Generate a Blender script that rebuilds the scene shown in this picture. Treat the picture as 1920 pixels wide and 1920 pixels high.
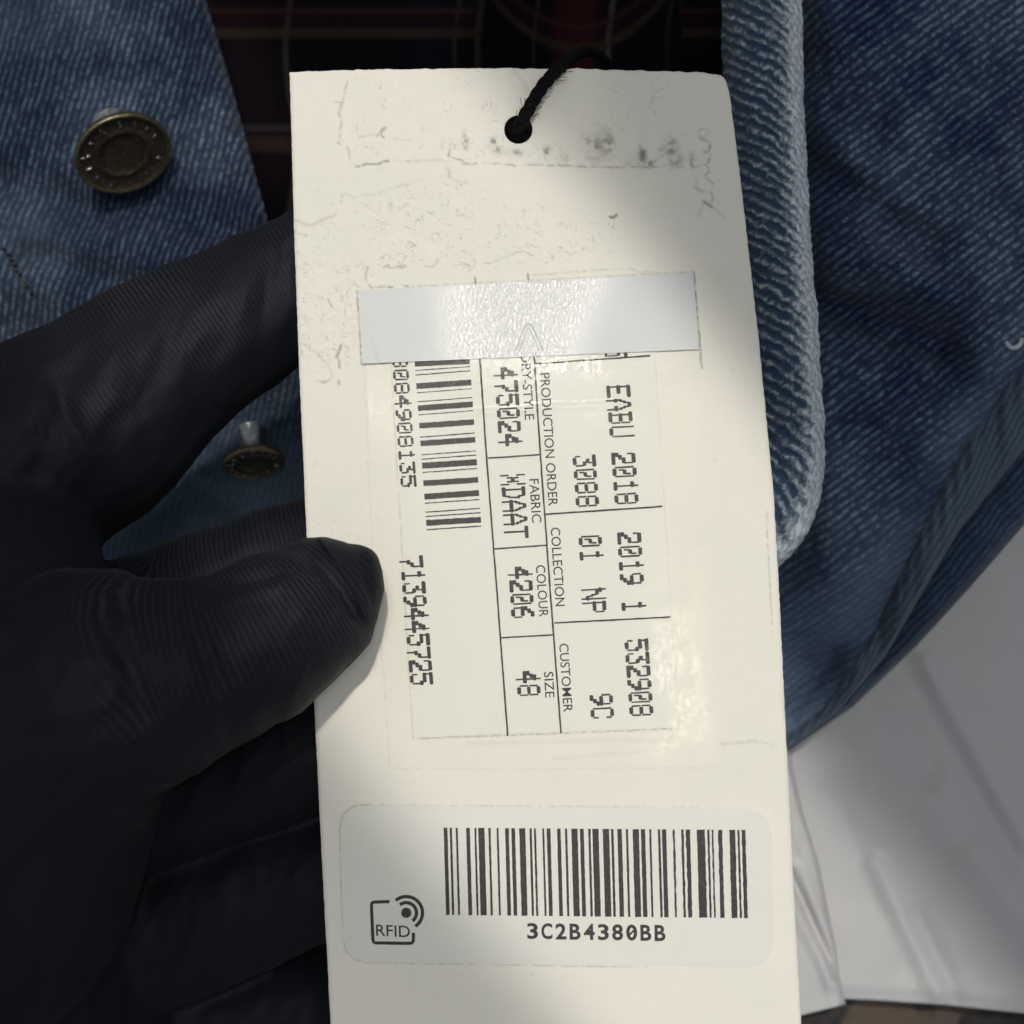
import bpy, math, random
import numpy as np
from mathutils import Vector, Matrix

random.seed(7)
rng = np.random.default_rng(11)

# ---------------------------------------------------------------- clear
for o in list(bpy.data.objects):
    bpy.data.objects.remove(o, do_unlink=True)
scene = bpy.context.scene
COL = scene.collection

# ---------------------------------------------------------------- camera
H = 0.285            # lens height above the floor (m)
F = 3200.0           # focal length in photo pixels (photo is 1920 wide)
cam_d = bpy.data.cameras.new('camera')
cam_d.sensor_width = 36.0
cam_d.lens = 36.0 * F / 1920.0
cam_d.clip_start = 0.005
cam_d.clip_end = 20.0
cam_d.dof.use_dof = True
cam_d.dof.focus_distance = 0.2
cam_d.dof.aperture_fstop = 36.0
cam = bpy.data.objects.new('camera', cam_d)
cam.location = (0, 0, H)
COL.objects.link(cam)
scene.camera = cam

# ---------------------------------------------------------------- world and lamps
world = bpy.data.worlds.new('World')
scene.world = world
world.use_nodes = True
bg = world.node_tree.nodes['Background']
bg.inputs[0].default_value = (0.90, 0.95, 1.0, 1)
bg.inputs[1].default_value = 0.27

def add_area(name, target, direction, dist, size_x, size_y, power, color, along=(1, 0, 0), spread=180):
    ld = bpy.data.lights.new(name, 'AREA')
    ld.shape = 'RECTANGLE'
    ld.size, ld.size_y = size_x, size_y
    ld.energy = power
    ld.color = color
    ld.spread = math.radians(spread)
    ob = bpy.data.objects.new(name, ld)
    z = Vector(direction).normalized()
    x = Vector(along)
    x = (x - z * x.dot(z)).normalized()
    y = z.cross(x)
    m = Matrix((x, y, z)).transposed().to_4x4()
    m.translation = Vector(target) + z * dist
    ob.matrix_world = m
    COL.objects.link(ob)
    return ob

# added narrow beam, shaped to light a diagonal band and leave corners shaded
KEY_DIR = (0.015, 0.385, 1.0)
add_area('key_band_beam', (0.0018, -0.0030, 0.0856), KEY_DIR, 0.30, 0.36, 0.063, 0.0350,
         (1.0, 0.95, 0.86), along=(0.62, -0.78, 0), spread=2.8)
# added wider, weaker beam, makes a second step in the band's shaded edge
add_area('edge_step_beam', (-0.025, 0.008, 0.084), (-0.07, 0.31, 1.0), 0.30, 0.36, 0.10, 0.0125,
         (1.0, 0.965, 0.91), along=(0.426, -0.905, 0), spread=2.6)
# broad ceiling lamp, almost overhead
add_area('ceiling_lamp', (0.01, 0.0, 0.05), (0.10, 0.13, 1.0), 1.5, 0.30, 0.22, 2.75,
         (1.0, 0.97, 0.93), along=(1, 0, 0))

vs = scene.view_settings
vs.view_transform = 'Standard'
vs.look = 'None'
vs.exposure = 0.0
vs.gamma = 1.0
vs.use_curve_mapping = False

# ---------------------------------------------------------------- pixel helpers
def W(px, py, d):
    """photo pixel + distance below the lens (mm) -> world"""
    d = np.asarray(d, float) / 1000.0
    return np.stack(np.broadcast_arrays((np.asarray(px, float) - 960) / F * d,
                                        (960 - np.asarray(py, float)) / F * d, H - d), -1)

TZ0, TK = 0.085, 0.127      # plane of the tag: z = TZ0 - TK*y

def sstep(a, b, x):
    t = np.clip((np.asarray(x, float) - a) / (b - a), 0, 1)
    return t * t * (3 - 2 * t)

def seg_dist(px, py, ax, ay, bx, by):
    dx, dy = bx - ax, by - ay
    L2 = dx * dx + dy * dy
    t = np.clip(((px - ax) * dx + (py - ay) * dy) / L2, 0, 1)
    return np.hypot(px - ax - t * dx, py - ay - t * dy), t

def tag_bend(px, py):
    """gentle unevenness of the card, mm"""
    px = np.asarray(px, float); py = np.asarray(py, float)
    b = 0.25 * np.sin(px / 300.0 + 0.4) * np.sin(py / 420.0 + 0.8)
    # dents round the string hole at the top edge
    for ax, ay, bx, by, s, a in ((955, 120, 990, 205, 12, 0.30), (1090, 120, 1060, 215, 30, 0.35),
                                 (1195, 120, 1225, 330, 26, -0.25), (850, 120, 900, 230, 40, -0.18)):
        dd, t = seg_dist(px, py, ax, ay, bx, by)
        b = b + a * np.exp(-(dd / s) ** 2) * (1 - t)
    # top right corner leans back a little
    b = b - 1.6 * sstep(1150, 1400, px) * sstep(700, 100, py)
    # pinched at the thumb
    b = b - 0.5 * np.exp(-(((px - 600) / 160) ** 2 + ((py - 1130) / 180) ** 2))
    return b

def T(px, py, h=0.0, bend=True):
    """photo pixel on the tag's surface, h mm proud of it -> world"""
    px = np.asarray(px, float); py = np.asarray(py, float)
    hh = (np.asarray(h, float) + (tag_bend(px, py) if bend else 0)) / 1000.0
    yn = (960 - py) / F
    d = (H - TZ0 - hh) / (1 - TK * yn)
    return np.stack(np.broadcast_arrays((px - 960) / F * d, yn * d, H - d), -1)

# ---------------------------------------------------------------- noise
def _hash(ix, iy, seed):
    n = (ix.astype(np.int64) * 374761393 + iy.astype(np.int64) * 668265263 + seed * 1442695041) & 0x7fffffff
    n = ((n ^ (n >> 13)) * 1274126177) & 0x7fffffff
    n = n ^ (n >> 16)
    return (n & 0xffff) / 65535.0

def vnoise(x, y, seed=0):
    x = np.asarray(x, float); y = np.asarray(y, float)
    ix = np.floor(x); iy = np.floor(y)
    fx = x - ix; fy = y - iy
    fx = fx * fx * fx * (fx * (fx * 6 - 15) + 10); fy = fy * fy * fy * (fy * (fy * 6 - 15) + 10)
    a = _hash(ix, iy, seed); b = _hash(ix + 1, iy, seed)
    c = _hash(ix, iy + 1, seed); d = _hash(ix + 1, iy + 1, seed)
    return (a + (b - a) * fx) * (1 - fy) + (c + (d - c) * fx) * fy

def fbm(x, y, octs=4, seed=0):
    s = 0; a = 0.5; t = 0
    for k in range(octs):
        s = s + a * vnoise(x * 2 ** k + 17.3 * k, y * 2 ** k - 9.1 * k, seed + k)
        t += a; a *= 0.5
    return s / t

# ---------------------------------------------------------------- object helpers
def mesh_obj(name, verts, faces, mat, parent=None, smooth=True, attrs=None, uv=None):
    me = bpy.data.meshes.new(name)
    verts = np.asarray(verts, np.float32)
    if isinstance(faces, np.ndarray):
        nf, k = faces.shape
        me.vertices.add(len(verts))
        me.vertices.foreach_set('co', verts.ravel())
        me.loops.add(nf * k)
        me.loops.foreach_set('vertex_index', faces.astype(np.int32).ravel())
        me.polygons.add(nf)
        me.polygons.foreach_set('loop_start', np.arange(0, nf * k, k, dtype=np.int32))
        me.update(calc_edges=True)
    else:
        me.from_pydata([tuple(map(float, v)) for v in verts], [], faces)
    me.validate()
    if smooth:
        me.polygons.foreach_set('use_smooth', np.ones(len(me.polygons), bool))
    if attrs:
        for an, av in attrs.items():
            at = me.attributes.new(an, 'FLOAT', 'POINT')
            at.data.foreach_set('value', np.asarray(av, np.float32).ravel())
    if uv is not None:
        ul = me.uv_layers.new(name='UVMap')
        li = np.empty(len(me.loops), np.int32)
        me.loops.foreach_get('vertex_index', li)
        ul.data.foreach_set('uv', np.asarray(uv, np.float32)[li].ravel())
    me.materials.append(mat)
    ob = bpy.data.objects.new(name, me)
    COL.objects.link(ob)
    if parent is not None:
        set_parent(ob, parent)
    return ob

def set_parent(ob, parent):
    ob.parent = parent
    bpy.context.view_layer.update()
    ob.matrix_parent_inverse = parent.matrix_world.inverted()

def thing(name, loc, label, cat, group=None):
    o = bpy.data.objects.new(name, None)
    o.empty_display_size = 0.01
    o.location = loc
    COL.objects.link(o)
    tag(o, label, cat, group)
    bpy.context.view_layer.update()
    return o

def tag(o, label, cat, group=None):
    o['label'] = label; o['category'] = cat
    if group: o['group'] = group

def grid_faces(nr, nc, flip=False, wrap=False):
    r = np.arange(nr - 1)[:, None]; c = np.arange(nc if wrap else nc - 1)[None, :]
    c2 = (c + 1) % nc
    a = r * nc + c; b = r * nc + c2; d = (r + 1) * nc + c2; e = (r + 1) * nc + c
    f = np.stack([a, e, d, b] if not flip else [a, b, d, e], -1)
    return f.reshape(-1, 4)

def interp(path, t):
    """piecewise linear / smooth path sampled at t in [0,1] by arc length; path (n,k)"""
    p = np.asarray(path, float)
    L = np.concatenate([[0], np.cumsum(np.hypot(*(p[1:, :2] - p[:-1, :2]).T))])
    s = np.asarray(t) * L[-1]
    return np.stack([np.interp(s, L, p[:, k]) for k in range(p.shape[1])], -1)

def smooth_path(path, n):
    """Catmull-Rom resample to n points"""
    p = np.asarray(path, float)
    p = np.vstack([2 * p[0] - p[1], p, 2 * p[-1] - p[-2]])
    out = []
    m = len(p) - 3
    for k in range(n):
        u = k / (n - 1) * m
        i = min(int(u), m - 1); f = u - i
        a, b, c, d = p[i], p[i + 1], p[i + 2], p[i + 3]
        out.append(0.5 * (2 * b + (c - a) * f + (2 * a - 5 * b + 4 * c - d) * f * f + (3 * b - a - 3 * c + d) * f ** 3))
    return np.array(out)

def tube(path, radii, seg=12, cap=True):
    """verts, quads of a tube along world path (n,3)"""
    p = np.asarray(path, float); n = len(p)
    radii = np.broadcast_to(np.asarray(radii, float), (n,))
    tan = np.gradient(p, axis=0)
    tan /= np.linalg.norm(tan, axis=1)[:, None] + 1e-12
    ref = np.array([0.0, 0, 1]) if abs(tan[0][2]) < 0.9 else np.array([1.0, 0, 0])
    u = np.cross(tan[0], ref); u /= np.linalg.norm(u)
    V = []
    for i in range(n):
        u = u - tan[i] * np.dot(u, tan[i]); u /= np.linalg.norm(u)
        w = np.cross(tan[i], u)
        a = np.linspace(0, 2 * np.pi, seg, endpoint=False)
        V.append(p[i] + radii[i] * (np.cos(a)[:, None] * u + np.sin(a)[:, None] * w))
    V = np.concatenate(V)
    Fc = [list(map(int, f)) for f in grid_faces(n, seg, flip=True, wrap=True)]
    if cap:
        Fc.append(list(range(seg))[::-1][::-1]); Fc.append([(n - 1) * seg + k for k in range(seg)][::-1])
    return V, Fc

def merge(parts):
    V = []; Fc = []; o = 0
    for v, f in parts:
        v = np.asarray(v); V.append(v)
        Fc += [[int(i) + o for i in q] for q in f]
        o += len(v)
    return np.concatenate(V), Fc

# ---------------------------------------------------------------- materials
class NT:
    def __init__(self, name):
        self.m = bpy.data.materials.new(name)
        self.m.use_nodes = True
        self.t = self.m.node_tree
        self.b = self.t.nodes['Principled BSDF']
        self.out = self.t.nodes['Material Output']
    def n(self, typ, **kw):
        nd = self.t.nodes.new(typ)
        for k, v in kw.items():
            setattr(nd, k, v)
        return nd
    def val(self, sock, x):
        if isinstance(x, bpy.types.NodeSocket):
            self.t.links.new(x, sock)
        elif isinstance(x, (tuple, list)) and len(x) == 3 and sock.type == 'RGBA':
            sock.default_value = (*x, 1)
        else:
            sock.default_value = x
    def math(self, op, a, b=None, c=None, clamp=False):
        nd = self.n('ShaderNodeMath', operation=op, use_clamp=clamp)
        self.val(nd.inputs[0], a)
        if b is not None: self.val(nd.inputs[1], b)
        if c is not None: self.val(nd.inputs[2], c)
        return nd.outputs[0]
    def mix(self, f, a, b, blend='MIX'):
        nd = self.n('ShaderNodeMix', data_type='RGBA', blend_type=blend)
        self.val(nd.inputs[0], f); self.val(nd.inputs[6], a); self.val(nd.inputs[7], b)
        return nd.outputs[2]
    def smap(self, x, a, b, lo=0.0, hi=1.0, smooth=True):
        nd = self.n('ShaderNodeMapRange')
        nd.interpolation_type = 'SMOOTHSTEP' if smooth else 'LINEAR'
        self.val(nd.inputs[0], x)
        nd.inputs[1].default_value = a; nd.inputs[2].default_value = b
        nd.inputs[3].default_value = lo; nd.inputs[4].default_value = hi
        return nd.outputs[0]
    def noise(self, vec, scale, detail=3.0, rough=0.5, dist=0.0, color=False):
        nd = self.n('ShaderNodeTexNoise')
        if vec is not None: self.t.links.new(vec, nd.inputs['Vector'])
        nd.inputs['Scale'].default_value = scale
        nd.inputs['Detail'].default_value = detail
        nd.inputs['Roughness'].default_value = rough
        nd.inputs['Distortion'].default_value = dist
        return nd.outputs['Color' if color else 'Fac']
    def mapping(self, vec, rot=(0, 0, 0), scale=(1, 1, 1), loc=(0, 0, 0)):
        nd = self.n('ShaderNodeMapping')
        self.t.links.new(vec, nd.inputs['Vector'])
        nd.inputs['Rotation'].default_value = rot
        nd.inputs['Scale'].default_value = scale
        nd.inputs['Location'].default_value = loc
        return nd.outputs[0]
    def attr(self, name):
        return self.n('ShaderNodeAttribute', attribute_name=name).outputs['Fac']
    def coord(self, which='Object'):
        return self.n('ShaderNodeTexCoord').outputs[which]
    def sep(self, v):
        nd = self.n('ShaderNodeSeparateXYZ'); self.t.links.new(v, nd.inputs[0]); return nd.outputs
    def bump(self, h, strength, dist):
        nd = self.n('ShaderNodeBump')
        nd.inputs['Strength'].default_value = strength
        nd.inputs['Distance'].default_value = dist
        self.t.links.new(h, nd.inputs['Height'])
        self.t.links.new(nd.outputs[0], self.b.inputs['Normal'])
        return nd.outputs[0]
    def set(self, **kw):
        for k, v in kw.items():
            self.val(self.b.inputs[k.replace('_', ' ')], v)

def plain(name, col, rough=0.6, metal=0.0, spec=0.5):
    m = NT(name)
    n = m.noise(m.coord(), 900.0, 3)
    c = m.mix(m.smap(n, 0.3, 0.7), tuple(x * 0.88 for x in col), tuple(min(1, x * 1.1) for x in col))
    m.set(Base_Color=c, Roughness=rough, Metallic=metal)
    m.b.inputs['Specular IOR Level'].default_value = spec
    return m.m

def denim(name, angle, pitch, dark, mid, light, amount=0.5, coords='Object', fade=0.5, bump=0.35, seed=0.0, fray=1.0):
    """twill: ridges with broken pale dashes. angle in degrees of the ridges, pitch in mm"""
    m = NT(name)
    co = m.coord(coords)
    mm = m.mapping(co, rot=(0, 0, math.radians(-angle)), scale=(1, 1, 1))
    mm = m.mapping(mm, scale=(1000, 1000, 1000), loc=(seed, seed, 0))
    # warp
    wn = m.n('ShaderNodeVectorMath', operation='SUBTRACT')
    m.t.links.new(m.noise(mm, 0.22, 2, 0.5, color=True), wn.inputs[0]); wn.inputs[1].default_value = (.5, .5, .5)
    ws = m.n('ShaderNodeVectorMath', operation='SCALE'); m.t.links.new(wn.outputs[0], ws.inputs[0]); ws.inputs[3].default_value = 1.1 * fray
    wa = m.n('ShaderNodeVectorMath', operation='ADD'); m.t.links.new(mm, wa.inputs[0]); m.t.links.new(ws.outputs[0], wa.inputs[1])
    v = wa.outputs[0]
    x, y, z = m.sep(v)
    ridge = m.math('SINE', m.math('MULTIPLY', y, 2 * math.pi / pitch))
    ridge = m.math('MULTIPLY_ADD', ridge, 0.5, 0.5)
    # dashes: noise stretched along the ridge
    dn = m.noise(m.mapping(v, scale=(1.0 / pitch, 1.05 / pitch, 1)), 1.0, 2.0, 0.55)
    fine = m.noise(m.mapping(v, scale=(2.2 / pitch, 2.2 / pitch, 1)), 1.0, 3.0, 0.6)
    # the yarn turns crossing a ridge
    x45 = m.math('ADD', m.math('MULTIPLY', x, 0.8), m.math('MULTIPLY', y, 0.9))
    turn = m.math('MULTIPLY_ADD', m.math('SINE', m.math('MULTIPLY', x45, 2 * math.pi / (pitch * 0.62))), 0.5, 0.5)
    big = m.noise(mm, 0.045, 4, 0.6)
    fd = m.smap(big, 0.38, 0.68)
    lint = m.noise(m.mapping(v, scale=(3.4 / pitch, 5.5 / pitch, 1)), 1.0, 3.0, 0.65)
    b = m.math('MULTIPLY', m.smap(ridge, 0.10, 0.95), m.smap(dn, 0.34, 0.70))
    b = m.math('MULTIPLY', b, m.math('MULTIPLY_ADD', turn, 0.30, 0.7))
    b = m.math('MULTIPLY', b, m.smap(lint, 0.30, 0.70, 0.15, 1.45))
    b = m.math('MULTIPLY', b, m.math('MULTIPLY_ADD', fd, fade, 1.0 - fade * 0.6))
    b = m.math('MULTIPLY', b, amount * 1.9, clamp=True)
    base = m.mix(m.smap(m.math('ADD', m.math('MULTIPLY', ridge, 0.36), m.math('MULTIPLY', lint, 0.95)), 0.30, 1.0), dark, mid)
    base = m.mix(m.math('MULTIPLY', fd, 0.16 * fade), base, light)
    col = m.mix(b, base, light)
    worn = m.math('MULTIPLY', m.attr('worn'), m.smap(m.math('ADD', big, m.math('MULTIPLY', lint, 0.35)), 0.35, 0.9, 0.35, 1.0))
    col = m.mix(worn, col, tuple(0.55 * x + 0.45 * y for x, y in zip(mid, light)))
    m.set(Base_Color=col, Roughness=0.92)
    m.b.inputs['Specular IOR Level'].default_value = 0.12
    m.b.inputs['Sheen Weight'].default_value = 0.12
    hgt = m.math('ADD', m.math('MULTIPLY', ridge, 0.7), m.math('ADD', m.math('MULTIPLY', dn, 0.35), m.math('MULTIPLY', fine, 0.35)))
    m.bump(hgt, bump, 0.0005)
    return m.m

NAVY = (0.0024, 0.0056, 0.017)
MID = (0.0085, 0.0195, 0.052)
PALE = (0.175, 0.240, 0.320)
M_DENIM_L = denim('denim_front', 74, 0.98, NAVY, MID, PALE, amount=0.42, fade=1.0, fray=0.7, bump=0.55)
M_DENIM_R = denim('denim_sleeve', 37, 1.10, (0.0030, 0.0075, 0.027), (0.0135, 0.031, 0.098), (0.25, 0.345, 0.47), amount=0.46, fade=1.0, fray=0.6, bump=0.55)
M_DENIM_HEM = denim('denim_hem', 62, 0.9, (0.034, 0.055, 0.088), (0.085, 0.122, 0.170), (0.20, 0.255, 0.31), amount=0.18, fade=0.8, bump=0.15)
M_DENIM_LOW = denim('denim_lower', 50, 1.0, (0.010, 0.021, 0.045), (0.03, 0.056, 0.11), (0.14, 0.20, 0.29), amount=0.3, fade=0.8)
M_THREAD = plain('brown_thread', (0.05, 0.035, 0.028), 0.8)
M_THREAD_W = plain('white_thread', (0.5, 0.55, 0.6), 0.8)

def welt_material():
    m = NT('worn_denim_roll')
    uv = m.mapping(m.coord('UV'), scale=(1, 1, 1))           # u along mm, v around mm
    v = uv
    wn = m.noise(v, 0.35, 2, color=True)
    wv = m.n('ShaderNodeVectorMath', operation='MULTIPLY_ADD')
    m.t.links.new(wn, wv.inputs[0]); wv.inputs[1].default_value = (1.6, 1.6, 0); m.t.links.new(v, wv.inputs[2])
    v = wv.outputs[0]
    x, y, z = m.sep(v)
    d1 = m.math('ADD', m.math('MULTIPLY', x, 0.85), m.math('MULTIPLY', y, 0.55))
    r1 = m.math('MULTIPLY_ADD', m.math('SINE', m.math('MULTIPLY', d1, 2 * math.pi / 1.4)), 0.5, 0.5)
    n1 = m.noise(m.mapping(v, scale=(0.9, 0.5, 1), rot=(0, 0, 0.6)), 1.0, 3, 0.6)
    n2 = m.noise(v, 1.5, 4, 0.65)
    wear = m.attr('wear')
    f = m.math('ADD', m.math('MULTIPLY', r1, 0.30), m.math('ADD', m.math('MULTIPLY', n1, 0.7), m.math('MULTIPLY', n2, 0.75)))
    f = m.math('ADD', f, m.math('MULTIPLY', wear, 1.15))
    f = m.smap(f, 0.78, 1.52)
    c = m.mix(f, (0.020, 0.050, 0.105), (0.74, 0.85, 0.92))
    c = m.mix(m.smap(n2, 0.62, 0.35, 0.0, 0.55), c, (0.05, 0.085, 0.14))
    m.set(Base_Color=c, Roughness=0.95)
    m.b.inputs['Specular IOR Level'].default_value = 0.1
    m.b.inputs['Sheen Weight'].default_value = 0.2
    m.bump(m.math('ADD', r1, m.math('MULTIPLY', n2, 1.4)), 0.7, 0.0006)
    return m.m
M_WELT = welt_material()

def plaid_material():
    m = NT('plaid_lining')
    co = m.coord('UV')
    v = m.mapping(co, scale=(1, 1, 1))
    x, y, z = m.sep(v)
    def stripe(c, p, w, s=None):
        fr = m.math('ABSOLUTE', m.math('SUBTRACT', c, p))
        return m.smap(fr, w, w * 0.35)
    col = (0.0042, 0.0042, 0.0075)
    cx = m.mix(stripe(x, 1085, 55), col, (0.075, 0.012, 0.016))
    cx = m.mix(m.math('MULTIPLY', stripe(x, 480, 60), 0.2), cx, (0.05, 0.012, 0.018))
    cx = m.mix(m.math('MULTIPLY', stripe(x, 830, 70), 0.7), cx, (0.006, 0.008, 0.020))
    for p, w, a in ((905, 9, .6), (862, 6, .4), (1150, 8, .9), (545, 8, .5), (1010, 5, .4), (1260, 6, .3)):
        cx = m.mix(m.math('MULTIPLY', stripe(x, p, w), a), cx, (0.13, 0.105, 0.08))
    for p, w, a, c in ((92, 14, .55, (0.10, 0.07, 0.045)), (50, 8, .5, (0.10, 0.05, 0.04)), (300, 22, .55, (0.10, 0.06, 0.035)),
                       (270, 10, .5, (0.09, 0.09, 0.07)), (60, 30, .3, (0.06, 0.012, 0.015))):
        cx = m.mix(m.math('MULTIPLY', stripe(y, p, w), a), cx, c)
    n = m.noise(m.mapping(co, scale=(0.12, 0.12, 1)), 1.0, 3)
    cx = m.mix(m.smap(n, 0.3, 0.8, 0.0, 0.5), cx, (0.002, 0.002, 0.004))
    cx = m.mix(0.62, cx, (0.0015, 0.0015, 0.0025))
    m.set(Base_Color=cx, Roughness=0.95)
    m.b.inputs['Specular IOR Level'].default_value = 0.08
    m.bump(n, 0.4, 0.0005)
    return m.m
M_PLAID = plaid_material()

def glove_material():
    m = NT('black_ribbed_knit')
    t = m.attr('rib')        # mm along the finger
    v = m.attr('wale')       # mm around
    co = m.mapping(m.coord(), scale=(1000, 1000, 1000))
    nz = m.noise(co, 0.9, 3)
    tt = m.math('ADD', t, m.math('MULTIPLY', nz, 0.30))
    s = m.math('MULTIPLY_ADD', m.math('SINE', m.math('MULTIPLY', tt, 2 * math.pi / 0.56)), 0.5, 0.5)
    s2 = m.math('MULTIPLY_ADD', m.math('SINE', m.math('MULTIPLY', v, 2 * math.pi / 0.34)), 0.5, 0.5)
    big = m.smap(m.noise(co, 0.09, 2), 0.35, 0.65)
    ra = m.attr('rib_depth_shade')  # scales rib relief and also the shade painted into the rib colour
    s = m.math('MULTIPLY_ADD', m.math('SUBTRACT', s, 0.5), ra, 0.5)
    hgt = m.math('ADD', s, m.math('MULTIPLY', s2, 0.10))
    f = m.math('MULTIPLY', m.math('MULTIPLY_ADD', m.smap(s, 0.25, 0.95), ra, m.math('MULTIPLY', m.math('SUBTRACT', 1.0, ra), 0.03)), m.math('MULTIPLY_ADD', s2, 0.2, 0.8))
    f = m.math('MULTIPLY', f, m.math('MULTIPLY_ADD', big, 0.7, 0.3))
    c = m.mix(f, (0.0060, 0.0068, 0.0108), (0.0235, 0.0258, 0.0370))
    m.set(Base_Color=c, Roughness=0.6)
    m.b.inputs['Specular IOR Level'].default_value = 0.14
    m.b.inputs['Sheen Weight'].default_value = 0.02
    m.b.inputs['Sheen Roughness'].default_value = 0.5
    m.bump(hgt, 0.20, 0.00012)
    return m.m
M_GLOVE = glove_material()

def card_material():
    m = NT('ivory_card')
    co = m.mapping(m.coord(), scale=(1000, 1000, 1000))
    d = m.attr('dirt_shade')
    big = m.noise(co, 0.12, 4, 0.6)
    fib = m.noise(m.mapping(co, scale=(3.0, 1.2, 1)), 1.0, 4, 0.65)
    c = m.mix(m.smap(big, 0.3, 0.75), (0.83, 0.795, 0.715), (0.80, 0.785, 0.70))
    c = m.mix(m.smap(fib, 0.25, 0.8, 0.0, 0.30), c, (0.74, 0.715, 0.635))
    c = m.mix(d, c, (0.10, 0.095, 0.09))
    m.set(Base_Color=c, Roughness=0.72)
    m.b.inputs['Specular IOR Level'].default_value = 0.25
    m.bump(fib, 0.25, 0.00008)
    return m.m
M_CARD = card_material()

def paper_material(name, col, rough=0.55, spec=0.35):
    m = NT(name)
    co = m.mapping(m.coord(), scale=(1000, 1000, 1000))
    fib = m.noise(co, 1.6, 4, 0.6)
    big = m.noise(co, 0.15, 3, 0.6)
    c = m.mix(m.smap(big, 0.3, 0.7, 0, 0.5), col, tuple(x * y for x, y in zip(col, (0.97, 0.985, 0.95))))
    c = m.mix(m.smap(fib, 0.3, 0.8, 0, 0.25), c, tuple(x * 0.93 for x in col))
    m.set(Base_Color=c, Roughness=rough)
    m.b.inputs['Specular IOR Level'].default_value = spec
    m.bump(fib, 0.15, 0.00006)
    return m.m
M_LABEL = paper_material('label_paper', (0.785, 0.77, 0.70))
M_STICKER = paper_material('sticker_paper', (0.75, 0.74, 0.685), 0.5)
M_EDGE = paper_material('card_core', (0.85, 0.83, 0.76))

def ink_material():
    m = NT('black_ink')
    co = m.mapping(m.coord(), scale=(1000, 1000, 1000))
    n = m.noise(co, 2.5, 4, 0.7)
    c = m.mix(m.smap(n, 0.45, 0.85), (0.020, 0.019, 0.021), (0.075, 0.070, 0.068))
    m.set(Base_Color=c, Roughness=0.5)
    m.b.inputs['Specular IOR Level'].default_value = 0.3
    return m.m
M_INK = ink_material()

def white_tape_material():
    m = NT('white_tape')
    co = m.mapping(m.coord(), scale=(1000, 1000, 1000))
    n = m.noise(m.mapping(co, scale=(2.9, 1.6, 1), rot=(0, 0, -0.7)), 1.0, 3, 0.55, 0.6)
    n2 = m.noise(co, 0.25, 3)
    g = m.attr('texture_depth')
    m.set(Base_Color=m.mix(n2, (0.665, 0.675, 0.67), (0.705, 0.71, 0.70)), Roughness=m.smap(g, 0.1, 0.9, 0.45, 0.22))
    m.val(m.b.inputs['Specular IOR Level'], m.smap(g, 0.05, 0.8, 0.10, 0.50))
    m.bump(m.math('MULTIPLY', n, m.math('MULTIPLY_ADD', g, 0.98, 0.02)), 1.0, 0.00014)
    return m.m
M_TAPE = white_tape_material()

def clear_tape_material():
    m = NT('clear_tape')
    co = m.mapping(m.coord(), scale=(1000, 1000, 1000))
    n = m.noise(m.mapping(co, scale=(2.7, 2.0, 1), rot=(0, 0, -0.6)), 1.0, 3, 0.6, 0.4)
    n = m.smap(n, 0.48, 0.70)
    g = m.attr('texture_depth')
    bp = m.n('ShaderNodeBump'); bp.inputs['Strength'].default_value = 0.9; bp.inputs['Distance'].default_value = 0.00040
    m.t.links.new(m.math('MULTIPLY', n, g), bp.inputs['Height'])
    gl = m.n('ShaderNodeBsdfGlossy'); gl.inputs['Roughness'].default_value = 0.11
    m.t.links.new(bp.outputs[0], gl.inputs['Normal'])
    tr = m.n('ShaderNodeBsdfTransparent'); tr.inputs['Color'].default_value = (0.995, 0.995, 0.99, 1)
    mx = m.n('ShaderNodeMixShader')
    lw = m.n('ShaderNodeFresnel'); lw.inputs['IOR'].default_value = 1.32
    m.t.links.new(m.math('MULTIPLY', lw.outputs[0], m.math('MULTIPLY_ADD', g, 0.95, 0.05)), mx.inputs[0])
    m.t.links.new(tr.outputs[0], mx.inputs[1]); m.t.links.new(gl.outputs[0], mx.inputs[2])
    m.t.links.new(mx.outputs[0], m.out.inputs['Surface'])
    m.t.nodes.remove(m.b)
    return m.m
M_CLEAR = clear_tape_material()

def bag_material():
    m = NT('grey_white_plastic_film')
    co = m.mapping(m.coord(), scale=(1000, 1000, 1000))
    n = m.noise(co, 0.05, 3, 0.5)
    m.set(Base_Color=m.mix(n, (0.49, 0.488, 0.50), (0.52, 0.518, 0.53)), Roughness=0.5)
    m.b.inputs['Specular IOR Level'].default_value = 0.4
    m.bump(m.noise(co, 0.12, 3), 0.12, 0.001)
    return m.m
M_BAG = bag_material()

def brass_material(name, col, rough):
    m = NT(name)
    co = m.mapping(m.coord(), scale=(1000, 1000, 1000))
    n = m.noise(co, 1.6, 4, 0.65)
    m.set(Base_Color=m.mix(m.smap(n, 0.3, 0.75), tuple(c * 0.55 for c in col), col), Roughness=m.smap(n, 0.2, 0.8, rough * 0.8, rough * 1.3), Metallic=1.0)
    m.bump(n, 0.2, 0.0001)
    return m.m
M_BRASS = brass_material('aged_brass', (0.27, 0.235, 0.15), 0.40)
M_BRASS_DARK = brass_material('tarnished_brass', (0.13, 0.108, 0.078), 0.55)
M_STEEL = brass_material('dull_steel', (0.52, 0.525, 0.54), 0.30)
M_STRING = plain('black_cotton', (0.0045, 0.004, 0.0045), 0.9, spec=0.15)

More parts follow.
